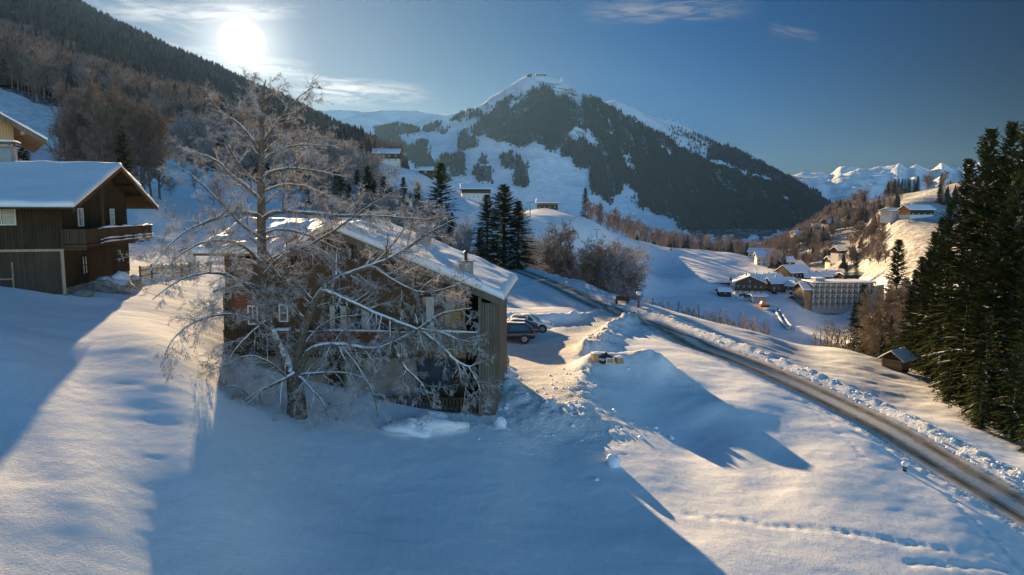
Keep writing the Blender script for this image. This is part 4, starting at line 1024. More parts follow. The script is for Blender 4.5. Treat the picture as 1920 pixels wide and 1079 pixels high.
# ------------------------------------------------------------------ spruce
def spruce(seed, Ht=24.0, R0=4.6, step=.42, nb=7, tw=9, snow=.25, gap=.0, droop=1.0, first=.02):
    """(trunk Segs, crown V, F, frost) of a spruce standing at the origin"""
    r = random.Random(seed); V = []; Fc = []; A = []; tr = Segs()
    for i in range(8):
        z0 = -.6 + (Ht * .97 + .6) * i / 8; z1 = -.6 + (Ht * .97 + .6) * (i + 1) / 8; k = Ht * .011
        tr.add((0, 0, z0), (0, 0, z1), k * (1 - i / 8) + .02, k * (1 - (i + 1) / 8) + .015, .2)
    def tri(a, b, c, f): k = len(V); V.extend((a, b, c)); Fc.append((k, k + 1, k + 2)); A.extend((f, f, f))
    h = first * Ht + .3
    bumpn = [r.uniform(.8, 1.12) for _ in range(64)]
    while h < Ht - .25:
        t = h / Ht; env = (1 - t) ** .78 * R0 * (1 if t > .12 else .75 + .25 * t / .12)
        for b in range(max(4, int(nb * (1 - .35 * t)))):
            az = r.uniform(0, 2 * pi); L = env * bumpn[int(az * 5 + h * 3) % 64] * r.uniform(.62, 1.12) + .18
            if r.random() < gap: continue
            ca, sa = cos(az), sin(az); rise = (.15 + .9 * t * t) ; dr = droop * (.62 - .55 * t)
            sn = 1.0 if r.random() < snow else 0.0
            n = 4 if L > 1 else 2; pts_ = []
            for i in range(n + 1):
                s = i / n; x = L * s; z = h + L * (rise * s - dr * s * s * 1.25 + .16 * s ** 4) + r.uniform(-.03, .03) * L
                w = .0 + az + (r.random() - .5) * .12 * s; pts_.append(Vector((cos(w) * x, sin(w) * x, z)))
            lat = Vector((-sa, ca, 0))
            wd = .10 + .10 * L
            for i in range(n):
                p, q = pts_[i], pts_[i + 1]; w0 = wd * (1 - i / n) ** .6 * .55 + .03; w1 = wd * (1 - (i + 1) / n) ** .6 * .55 + .015
                dz = Vector((0, 0, -.35))
                tri(p, q + lat * w1 + dz * w1, p + lat * w0 + dz * w0, sn); tri(p, q, q + lat * w1 + dz * w1, sn)
                tri(p, p - lat * w0 + dz * w0, q - lat * w1 + dz * w1, sn); tri(p, q - lat * w1 + dz * w1, q, sn)
            m = max(3, int(tw * (.4 + .6 * L / R0)))
            for i in range(m):
                s = .12 + .88 * (i + r.random()) / m; k = min(int(s * n), n - 1); f = s * n - k; p = pts_[k].lerp(pts_[k + 1], f); d = (pts_[k + 1] - pts_[k]).normalized()
                for sd_ in (-1, 1):
                    ll = (.22 + .30 * L * (1 - s * .75)) * r.uniform(.6, 1.15)
                    o = (d * r.uniform(.45, .9) + lat * sd_ * r.uniform(.6, 1.0) + Vector((0, 0, r.uniform(-.55, .12)))).normalized()
                    wv = d * (.05 + .055 * ll + .02) ; e = p + o * ll
                    mid = p.lerp(e, .55) + Vector((0, 0, .04 * ll))
                    tri(p - wv * .6, mid + wv, e, sn * (r.random() < .7)); tri(p + wv, e, mid - wv * 1.2 + Vector((0, 0, -.12 * ll)), 0.0)
        h += step * (.55 + .75 * (1 - t)) * r.uniform(.8, 1.2)
    tri(Vector((-.06, 0, Ht - .6)), Vector((.06, 0, Ht - .6)), Vector((0, 0, Ht)), 0); tri(Vector((0, -.06, Ht - .6)), Vector((0, .06, Ht - .6)), Vector((0, 0, Ht)), 0)
    return tr, V, Fc, A
def spruce_meshes(i, **k):
    tr, V, Fc, A = spruce(**k)
    m1 = tr.mesh('spruce_trunk', 'bark', 7)
    m2 = np_mesh('spruce_crown', np.array([tuple(v) for v in V]), np.array(Fc).ravel(), 3, ['spruce_needles'], attrs={'frost': A})
    return m1, m2, k['Ht'] if 'Ht' in k else 24.0
SPR = [spruce_meshes(i, seed=100 + i, Ht=24.0, R0=r0, nb=8, tw=11, snow=.07, droop=dp) for i, (r0, dp) in enumerate(((4.6, 1.0), (4.0, 1.15), (5.2, .85), (3.6, 1.2)))]
SPM_ = lambda: [spruce_meshes(i, seed=140 + i, Ht=20.0, R0=r0, step=.6, nb=7, tw=5, snow=.3, droop=dp) for i, (r0, dp) in enumerate(((3.7, 1.1), (3.2, 1.3), (4.2, .9)))]
def bare_meshes(tn, **k):
    a, b = bare_tree(**k); return a.mesh('bare_trunk', 'snowy_bark', 6), b.mesh('bare_crown', tn, 3), k.get('Ht', 14)
BAR = [bare_meshes('bare_twigs', seed=200 + i, Ht=14, spread=sp, nb=nb, stems=st, rmin=.022, upright=up) for i, (sp, nb, st, up) in enumerate(((.36, 40, 1, .8), (.42, 44, 2, .7), (.30, 38, 1, 1.1), (.38, 46, 3, .8)))]
FRO = [bare_meshes('rimed_twigs', seed=220 + i, Ht=14, spread=sp, nb=nb, stems=st, rmin=.019, upright=up) for i, (sp, nb, st, up) in enumerate(((.42, 40, 1, .6), (.40, 42, 2, .8), (.34, 40, 1, .9)))]
SAP = [bare_meshes('bare_twigs', seed=240 + i, Ht=6, spread=.32, nb=16, stems=st, rmin=.018, lv=1, upright=1.3, fine=3, crown0=.12) for i, st in enumerate((2, 3, 4))]
def put_tree(name, proto, base, ht, label, group=None, cat='tree', wide=1.0, rz=None, lean=0):
    t = empty(name, base, rnd.uniform(0, 6.28) if rz is None else rz); s = ht / proto[2]; t.scale = (s * wide, s * wide, s)
    if lean: t.rotation_euler.x = lean
    link('trunk', proto[0], t); link('crown', proto[1], t); tag(t, label, cat, group); return t
def tree_at(name, proto, px, top, d, label, group=None, cat='tree', wide=1.0, off=0.0, hmin=3):
    g = ground(px, d=d); z = P(px, top, d).z; ht = max(z - g.z, hmin)
    return put_tree(name, proto, (g.x, g.y, g.z - .1 - off), ht + off, label, group, cat, wide)

# ---- the big frosted tree in front of the farmhouse
def hero():
    r = random.Random(5); tr = Segs(); T = (Segs(), Segs())
    b0 = P(557, 790, 33); gz = H1(b0.x, b0.y)
    root = empty('bare_tree', (b0.x, b0.y, gz)); O = Vector(root.location)
    tag(root, 'huge spreading leafless tree with snow on its limbs in front of the farmhouse', 'tree')
    def N(L): return [(P(a, b, c) - O, q) for a, b, c, q in L]
    L1 = [
     [(557,806,33,.60),(557,785,33,.50),(556,755,33,.44),(553,715,33,.40),(550,695,33,.30)],
     [(553,722,33,.32),(535,676,33.2,.27),(508,620,33.4,.24),(495,560,33.5,.23),(491,480,33.6,.22),(490,400,33.6,.20),(490,320,33.6,.165),(491,250,33.7,.11),(493,195,33.7,.06),(498,150,33.8,.025)],
     [(556,722,33,.27),(562,655,32.8,.20),(577,600,32.6,.18),(602,548,32.4,.165),(650,516,32,.14),(700,498,31.7,.12),(745,478,31.4,.10),(800,440,31,.06),(852,412,30.8,.03)],
     [(556,712,32.9,.20),(570,674,32.5,.16),(592,652,32.1,.15),(640,647,31.7,.14),(700,655,31.3,.13),(745,640,31,.11),(790,615,30.7,.10),(822,592,30.5,.08),(850,584,30.3,.05),(885,578,30.2,.025)],
     [(606,545,32.3,.14),(650,562,31.8,.11),(700,586,31.4,.10),(745,604,31,.095),(790,622,30.7,.09),(825,648,30.5,.09),(850,674,30.3,.09),(878,688,30.2,.07),(896,680,30.1,.03)],
     [(738,650,31,.08),(758,688,30.9,.065),(790,720,30.7,.05),(812,765,30.6,.02)],
     [(553,700,32.8,.13),(522,716,32.3,.09),(474,742,32,.06),(430,775,31.8,.025)],
     [(558,704,32.8,.11),(600,700,32.3,.08),(650,700,32,.05),(700,716,31.8,.02)],
     [(562,706,32.7,.09),(584,730,32.3,.06),(606,756,32,.035),(618,790,31.9,.02)],
     [(491,408,33.5,.13),(466,399,33.2,.11),(430,402,32.8,.10),(394,414,31,.08),(352,432,29.6,.055),(312,466,28.6,.03),(282,508,27.8,.018)],
     [(491,412,33.5,.13),(516,398,33.2,.11),(560,398,32.7,.10),(640,404,32.2,.08),(720,406,31.8,.055),(800,412,31.4,.03)],
     [(490,376,33.5,.12),(462,350,33.4,.10),(438,332,33.2,.08),(400,298,33,.05),(345,280,32.8,.025)],
     [(491,336,33.6,.10),(512,322,33.4,.08),(548,316,33.2,.06),(600,322,33,.045),(655,334,32.8,.02)],
     [(491,305,33.6,.09),(520,284,33.5,.07),(562,272,33.4,.05),(620,274,33.2,.02)],
     [(491,300,33.7,.08),(474,262,33.8,.06),(440,226,33.9,.04),(396,204,34,.02)],
     [(492,270,33.7,.06),(516,236,33.6,.045),(546,196,33.5,.03),(582,166,33.4,.014)],
     [(492,220,33.7,.045),(478,186,33.8,.03),(462,160,33.9,.014)],
     [(508,622,33.3,.10),(470,598,32,.08),(425,590,30.5,.06),(368,602,29,.045),(322,640,28,.03),(300,690,27.5,.015)],
     [(498,565,33.4,.10),(452,528,31.8,.08),(400,512,30,.06),(340,524,28.6,.04),(286,562,27.6,.02)],
     [(493,490,33.5,.12),(448,458,33.3,.09),(392,452,31,.06),(340,476,29.4,.04),(296,520,28.2,.018)],
     [(492,520,33.5,.11),(530,480,33.2,.09),(575,462,32.9,.07),(630,430,32.6,.05),(690,388,32.3,.035),(752,352,32,.02)],
     [(490,440,33.6,.10),(524,430,33.8,.08),(575,440,34,.06),(640,470,34.2,.03)],
     [(575,606,32.6,.10),(540,560,32.2,.08),(530,520,32,.06),(548,470,31.8,.035),(580,430,31.7,.02)],
     [(700,500,31.6,.07),(745,530,31.2,.055),(790,548,30.9,.045),(840,540,30.6,.03),(880,520,30.4,.02)],
     [(790,618,30.6,.07),(830,625,30.3,.055),(870,640,30.1,.04),(905,636,30,.02)],
     [(878,688,30.1,.05),(896,720,30,.035),(905,752,29.9,.018)],
     [(640,648,31.6,.06),(672,690,31.3,.045),(700,740,31.1,.03),(708,784,31,.014)],
     [(470,744,32,.05),(440,724,31.6,.035),(396,736,31.3,.02)],
     [(553,700,33.1,.10),(575,640,33.9,.07),(620,600,34.6,.05),(680,590,35.2,.03)],
     [(491,360,33.6,.08),(540,345,34.3,.06),(600,360,35,.04),(650,390,35.5,.02)],
     [(500,600,33.3,.07),(455,640,32.5,.05),(420,690,32,.03),(404,730,31.8,.015)],
     [(545,715,32.7,.07),(505,680,31.8,.05),(462,668,31.2,.035),(410,690,30.8,.018)],
     [(493,450,33.4,.09),(452,420,32.6,.07),(404,370,32,.05),(360,330,31.6,.03),(330,310,31.4,.015)],
     [(492,350,33.5,.07),(455,318,32.8,.05),(420,262,32.4,.03),(400,235,32.2,.015)],
     [(700,496,31.8,.06),(735,460,31.9,.045),(770,410,32,.03),(790,372,32,.014)],
    ]
    for k, L in enumerate(L1):
        path = limb_path(tr, N(L), r, 1.0 if k != 0 else .35, .015, 5)
        if k == 0: continue
        tot = sum((b[0] - a[0]).length for a, b in zip(path[:-1], path[1:])); acc = 0.0; nxt = tot * (.30 if k in (1, 2, 3) else .12)
        thin = k == 1
        while nxt < tot:
            acc = 0
            for (a, ra), (b, rb) in zip(path[:-1], path[1:]):
                l = (b - a).length
                if acc + l >= nxt: break
                acc += l
            f = (nxt - acc) / max(l, 1e-6); p = a.lerp(b, min(max(f, 0), 1)); d = (b - a).normalized(); u = nxt / tot
            s = rv(r); s = (s - d * s.dot(d)).normalized(); s.z = s.z * .8 + .12; s.y *= .8
            dv = (s * .95 + d * .55).normalized()
            L_ = r.uniform(.8, 2.1) * (1.15 - .5 * u)
            low = (O.z + p.z) < -5.0
            sprout(T, r, p, dv, L_, max(ra * .42, .014), 2, -.32 if low else (-.14 if O.z + p.z < 0 else .02), 1.0, (3, 3), .85)
            nxt += r.uniform(.15, .34) * (1.2 if k == 1 else 1)
    for s_ in (T[0], T[1]): s_.ra = [max(x, .0065) for x in s_.ra]; s_.rb = [max(x, .0045) for x in s_.rb]
    # far ends hang: the finest twigs keep their own mesh
    link('trunk', tr.mesh('trunk', 'snowy_bark', 9), root); link('branch_wood', T[0].mesh('branch_wood', 'snowy_bark', 5), root); link('twig_crown', T[1].mesh('twig_crown', 'rimed_twigs', 3), root)
    pass
hero()

# ---- spruces right of the road
RS = [(1822,238,66,0),(1860,226,64,1),(1893,221,61,2),(1928,262,59,1),(1965,250,64,0),(1788,296,71,3),(1852,400,58,2),(1902,470,54,3),(1878,318,57,0),(1938,420,51,2),(1762,372,75,1),(1738,432,79,2),(1802,470,62,1),(1764,520,72,3),(1716,480,86,0),(1842,580,54,3),(1898,640,49.5,2),(1700,540,88,1),(1995,300,56,1),(1672,448,102,1),(1612,532,114,0),(1598,566,119,3),(1640,566,106,1),(1716,606,85,3),(1786,622,63,2),(1668,590,93,3),(1812,330,69,2),(1845,290,67,3),(1752,404,82,2),(1730,470,86,0),(1706,505,92,1),(1690,520,98,2),(1660,545,102,3),(1640,575,108,0),(1622,590,112,2),(1722,540,84,3),(1744,560,76,0),(1712,600,86,2),(1690,620,88,1),(1756,610,70,3),(1835,690,51.5,0),(1925,700,47,1),(1775,690,60,1)]
RL = {0: 'tall dark spruce with pointed top, leftmost of the highest tops right of the road', 1: 'tall dark spruce with narrow top, middle of the three highest tops right of the road', 2: 'tallest dark spruce near the right edge above the road', 19: 'slim single spruce top standing clear above the spruce wood by the valley houses', 20: 'dark spruce at the left end of the wood above the valley floor', 16: 'lowest spruce at the edge of the snowy field by the right frame edge', 24: 'low dense spruce right behind the small log hut'}
for i, (px, top, d, k) in enumerate(RS):
    tree_at('spruce_tree', SPR[k], px, top, d, RL.get(i, 'low spruce in the left flank of the wood behind the log hut' if px < 1725 else 'dark spruce crowded at the right frame edge of the wood' if px > 1890 else 'dark spruce in the middle of the wood right of the road'), 'spruces in the wood right of the road', wide=1.08 if top < 400 else rnd.uniform(1.05, 1.4))
for px, top, d in ((1650, 540, 100), (1672, 530, 97), (1700, 545, 90), (1636, 580, 104)):
    tree_at('larch_tree', BAR[rnd.randrange(4)], px, top, d, 'brown leafless larch among the spruces behind the log hut', 'bare larches behind the log hut', wide=.9)
# ---- spruces behind the farmhouse
for px, top, d, k, lb, w in ((828,305,140,0,'slender spruce with drooping snowy boughs right of the far trees behind the roof',.95),(945,345,126,2,'tallest spruce of the dense pair beside the chimney',1.05),(914,364,119,0,'left spruce of the dense pair beside the chimney',.95),(972,376,124,1,'right-hand low shoulder spruce of the dense pair beside the chimney',1.1),
    (758,332,165,1,'dark spruce behind the ridge of the farmhouse, left of the slender snowy one',1.0),(784,342,172,2,'small spruce just left of the slender snowy spruce',1.0),(722,330,158,0,'broad dark spruce above the left chimney of the farmhouse',1.2),(692,310,175,2,'dark spruce above the farmhouse ridge seen through twigs',1.1),(845,420,124,2,'squat spruce at the foot of the slender snowy spruce',1.2),
    (236,236,100,1,'single brownish spruce behind the ridge end of the dark left house',.9),(22,240,74,2,'dark spruce behind the chimney of the left house',1.1),(50,256,78,0,'small dark spruce under the light eaves at the left edge',1.2),(900,428,112,1,'low spruce at the left foot of the dense pair',1.3),(672,318,190,0,'spruce in the back row above the farmhouse ridge',1.0),(640,300,200,1,'spruce rising at the wood edge behind the twigs',1.0)):
    tree_at('spruce_tree', SPR[k], px, top, d, lb, wide=w * (2.3 if 900 < px < 990 else 1.9 if px == 828 else 1.5))
for px, top, d, k in ((735,350,180,0),(770,362,168,2),(803,378,160,1),(704,338,182,3),(752,396,146,2),(788,408,142,0),(848,398,150,1),(678,330,192,2),(656,344,176,0),(716,384,150,1),(628,322,205,3),(603,330,200,0),(580,318,215,2)):
    tree_at('spruce_tree', SPR[k], px, top, d, 'mid-sized spruce in the mixed belt above the farmhouse roof', 'spruces in the belt above the farmhouse roof', wide=rnd.uniform(1.3, 1.9))
# ---- bare trees behind and beyond
def bares(L, protos, lab, grp, name='bare_tree', wide=1.0, cat='tree'):
    for i, q in enumerate(L):
        px, top, d = q[:3]; tree_at(name, protos[i % len(protos)], px, top, d, lab if isinstance(lab, str) else lab[i % len(lab)], grp, cat=cat, wide=wide * rnd.uniform(.85, 1.15), hmin=2.5)
bares([(1046,425,150)], BAR[:1], 'rounded leafless tree, left of the two big bare crowns beyond the road', None, wide=1.05)
bares([(1020,446,148),(1072,462,146),(1056,470,152),(1032,462,155)], BAR[1:], 'slim leafless tree crowding the left bare crown beyond the road', 'bare trees left clump beyond the road', wide=.8)
bares([(1130,456,142),(1104,470,138),(1156,464,145),(1146,482,136),(1118,480,147),(1168,500,140),(1092,500,143),(1136,470,150)], BAR[:2] + FRO[:2], 'leafless many-stemmed tree in the broad right clump beyond the road', 'bare trees right clump beyond the road', wide=1.15)
bares([(862,430,118),(880,420,122),(1000,440,140),(990,470,130),(872,452,116)], FRO, 'thin pale leafless tree filling the gap between spruces', 'pale trees between the spruces')
bares([(158,172,112),(172,160,108),(188,178,115),(204,168,110),(220,182,118),(178,190,105),(246,196,120),(268,190,116),(284,202,122),(140,200,104),(300,210,125),(126,212,100),(196,200,100)], BAR, 'tall slim leafless tree in the copse above the left house roof', 'bare copse above the left house', wide=.85)
bares([(330,236,215),(352,222,225),(376,212,220),(398,220,235),(420,226,230),(446,240,240),(470,234,230),(512,240,238),(540,244,230),(566,250,245),(590,250,240),(618,258,232),(640,268,240),(664,272,235),(688,284,228),(706,296,232),(345,272,200),(388,272,205),(432,280,200),(548,290,205),(596,298,200),(642,310,205),(690,330,190),(736,366,150),(770,390,140),(310,300,190),(364,318,170),(800,404,130),(668,356,170),(722,380,140),(640,372,140),(726,372,150),(752,352,165),(778,376,155),(806,392,140),(826,410,135),(692,366,150),(842,426,128),(764,420,128),(738,410,126),(600,380,130),(560,384,130),(320,330,150),(400,336,150)], FRO, 'frosted leafless tree in the belt behind the farmhouse', 'frosted trees behind the farmhouse', wide=1.15)
r9 = random.Random(9)
bares([(px, 375 + (px - 1105) * .46 + r9.uniform(-4, 10) + (0 if px < 1180 else -((px - 1180) * .16)), 520 + (px - 1105) * .9) for px in [1108,1120,1126,1140,1150,1158,1166,1174,1182,1190,1200,1210,1222,1232,1246,1258,1270,1284,1296,1310,1322,1334]], BAR, 'leafless tree in the row along the hill crest left of the valley', 'bare trees along the hill crest')
bares([(px, 560 + (px - 1200) * .15 + r9.uniform(-12, 12), 118 + r9.uniform(0, 22)) for px in range(1205, 1442, 7)], SAP, 'bare sapling in the thicket below the road bank', 'saplings below the road bank', name='sapling')
bares([(px, 602 + r9.uniform(-8, 14), 112 + r9.uniform(-6, 8)) for px in range(1532, 1600, 6)], SAP, 'bare sapling beside the valley field near the spruces', 'saplings near the spruces', name='sapling')
bares([(r9.uniform(1340, 1500), 0, 0) for _ in range(0)], BAR, '', '')
for i in range(46):
    px = r9.uniform(1330, 1500); d = r9.uniform(690, 1050); g = ground(px, d=d); put_tree('bare_tree', BAR[i % 4], g, r9.uniform(11, 19), 'leafless tree on the valley floor before the distant village', 'bare trees in the valley')
for i in range(70):
    px = r9.uniform(1495, 1660); py = r9.uniform(418, 498)
    if py < 470 - (px - 1470) * .35: continue
    g = ground_at(px, py, 200, 1400); put_tree('bare_tree', BAR[i % 4], g, r9.uniform(7, 13), 'small leafless tree on the scrubby slope right of the valley', 'bare trees on the right slope', wide=1.3)
for i in range(34):
    px = r9.uniform(1550, 1790); top = np.interp(px, [1550, 1600, 1650, 1700, 1790], [398, 378, 362, 352, 338]) + r9.uniform(0, 22); d = r9.uniform(780, 980)
    g = ground(px, d=d); put_tree('spruce_tree' if i % 3 else 'bare_tree', SPR[i % 3] if i % 3 else BAR[i % 4], g, r9.uniform(12, 22), 'small tree on the wooded crest of the right-hand hill', 'trees on the right-hand crest', wide=1.4)
for px, top, d, lb in ((1604, 484, 400, 'small conical spruce behind the hotel roof'), (1586, 492, 410, 'small conical spruce left of its twin behind the hotel'), (1097, 352, 560, 'lone small spruce on the piste above the hay barn'), (1345, 462, 640, 'spruce at the valley rim among bare trees'), (1258, 458, 560, 'spruce on the crest row left of the valley')):
    tree_at('spruce_tree', SPR[1], px, top, d, lb, wide=1.5)

# ------------------------------------------------------------------ far woods: scattered as one mass each
def scatter(name, pts3, scl, protos, mats, label):
    """one object: its points carry small trees (geometry nodes)"""
    n = len(pts3); me = bpy.data.meshes.new(name); me.vertices.add(n); me.vertices.foreach_set('co', np.asarray(pts3, np.float32).ravel())
    a = me.attributes.new('scl', 'FLOAT', 'POINT'); a.data.foreach_set('value', np.asarray(scl, np.float32))
    k = R.randint(0, len(protos), n); a = me.attributes.new('which', 'INT', 'POINT'); a.data.foreach_set('value', k.astype(np.int32))
    a = me.attributes.new('turn', 'FLOAT_VECTOR', 'POINT'); tv = np.zeros((n, 3), np.float32); tv[:, 2] = R.rand(n) * 6.28; a.data.foreach_set('vector', tv.ravel())
    o = link(name, me); tag(o, label, 'wood', kind='stuff')
    ng = bpy.data.node_groups.new(name, 'GeometryNodeTree'); ng.interface.new_socket('Geometry', in_out='INPUT', socket_type='NodeSocketGeometry'); ng.interface.new_socket('Geometry', in_out='OUTPUT', socket_type='NodeSocketGeometry')
    gi = ng.nodes.new('NodeGroupInput'); go = ng.nodes.new('NodeGroupOutput'); jn = ng.nodes.new('GeometryNodeJoinGeometry'); ng.links.new(jn.outputs[0], go.inputs[0])
    def na(nm, ty): q = ng.nodes.new('GeometryNodeInputNamedAttribute'); q.data_type = ty; q.inputs['Name'].default_value = nm; return q.outputs['Attribute']
    for i, pm in enumerate(protos):
        po = bpy.data.objects.new(name + '_kind', pm)
        oi = ng.nodes.new('GeometryNodeObjectInfo'); oi.inputs['Object'].default_value = po; oi.inputs['As Instance'].default_value = True
        cp_ = ng.nodes.new('FunctionNodeCompare'); cp_.data_type = 'INT'; cp_.operation = 'EQUAL'; ng.links.new(na('which', 'INT'), cp_.inputs['A'] if cp_.inputs['A'].type == 'INT' else cp_.inputs[2]); cp_.inputs[3].default_value = i
        ip = ng.nodes.new('GeometryNodeInstanceOnPoints'); ng.links.new(gi.outputs[0], ip.inputs['Points']); ng.links.new(cp_.outputs[0], ip.inputs['Selection']); ng.links.new(oi.outputs['Geometry'], ip.inputs['Instance'])
        ng.links.new(na('turn', 'FLOAT_VECTOR'), ip.inputs['Rotation']); ng.links.new(na('scl', 'FLOAT'), ip.inputs['Scale']); ng.links.new(ip.outputs[0], jn.inputs[0])
    md = o.modifiers.new('scatter', 'NODES'); md.node_group = ng
    return o
def cone_spruce(seed, tiers=6, n=7, mat='far_spruce'):
    r = random.Random(seed); b = MB()
    for t in range(tiers):
        z0 = .06 + .82 * t / tiers; z1 = min(1.0, z0 + .34); rr = .21 * (1 - t / tiers) ** .85 + .02
        ring = [Vector((cos(2*pi*i/n + t) * rr * r.uniform(.6, 1.3), sin(2*pi*i/n + t) * rr * r.uniform(.6, 1.3), z0 + r.uniform(-.05, .03))) for i in range(n)]
        top = Vector((r.uniform(-.01, .01), r.uniform(-.01, .01), z1))
        for i in range(n): b.add([ring[i], ring[(i + 1) % n], top], [(0, 1, 2)], mat)
    me = bpy.data.meshes.new('far_spruce'); me.from_pydata(b.v, [], b.f); me.materials.append(MATS[mat]); return me
def far_bare(seed):
    r = random.Random(seed); s_ = Segs(); s_.add((0, 0, 0), (0, 0, .9), .012, .004)
    for i in range(34):
        t = .22 + .72 * i / 34; az = r.uniform(0, 6.28); L = .30 * sin(pi * min(1, (1 - t) * .8 + .2)) * r.uniform(.7, 1.1); d = Vector((cos(az), sin(az), 1.0)).normalized(); p = Vector((0, 0, t * .9)); q = p + d * L
        s_.add(p, q, .006, .004)
        for k in range(4): e = (d + rv(r) * .7).normalized(); a = p.lerp(q, r.uniform(.3, 1)); s_.add(a, a + e * L * .5, .005, .003)
    return s_.mesh('far_broadleaf', 'far_broadleaf', 3)
CON = [cone_spruce(i) for i in range(4)]; LCO = [cone_spruce(10 + i, mat='left_spruce') for i in range(4)]; FBR = [far_bare(i) for i in range(3)]
def sample_pts(n, lo, hi, plo, phi, test, zoff=-.3):
    u0, u1 = (plo - 960) / F_PX, (phi - 960) / F_PX
    d = np.sqrt(R.rand(n) * (hi * hi - lo * lo) + lo * lo); u = R.rand(n) * (u1 - u0) + u0; x = u * d; z = H(x, d); px, py = pix(x, d, z)
    k = test(px, py, x, d, z); return np.column_stack([x, d, z + zoff])[k]
p_ = sample_pts(150000, 2250, 3500, 690, 1580, lambda px, py, x, y, z: (R.rand(len(x)) < forest_density(px + R.randn(len(x)) * 3.2, py + R.randn(len(x)) * 2.6) * np.clip(.62 + 2.0 * fbm(x / 30, y / 150, 4, 19), .04, 1)) & (z > -60))
scatter('mountain_forest', p_, R.uniform(14, 25, len(p_)), CON, None, 'dark conifer forest covering the face of the big snowy mountain')
p_ = sample_pts(26000, 3900, 5200, 1080, 1580, lambda px, py, x, y, z: (R.rand(len(x)) < .5 * forest_density(px, py)))
scatter('ridge_forest', p_, R.uniform(16, 26, len(p_)), CON, None, 'dark trees on the ridge behind the big mountain')
def ltest(px, py, x, y, z): return (px < 775) & (z > left_mtn(x, y) - 12) & (z < left_mtn(x, y) + 12) & left_forest(px, py) & (py > -120)
p_ = sample_pts(52000, 240, 1750, -260, 780, ltest); dd_ = p_[:, 1]; nn = fbm(p_[:, 0] / 70, p_[:, 1] / 70, 3, 77) + .55 * (p_[:, 1] - 560) / 500
keep = R.rand(len(p_)) < np.clip(260 / dd_ * 2.6, .35, 1); p_ = p_[keep]; nn = nn[keep]
con = nn > -.02
scatter('conifer_forest', p_[con], R.uniform(13, 24, con.sum()), LCO, None, 'dark conifer forest on the upper part of the left mountainside')
scatter('broadleaf_forest', p_[~con], R.uniform(12, 20, (~con).sum()), FBR + LCO[:1], None, 'brown leafless wood on the lower part of the left mountainside')
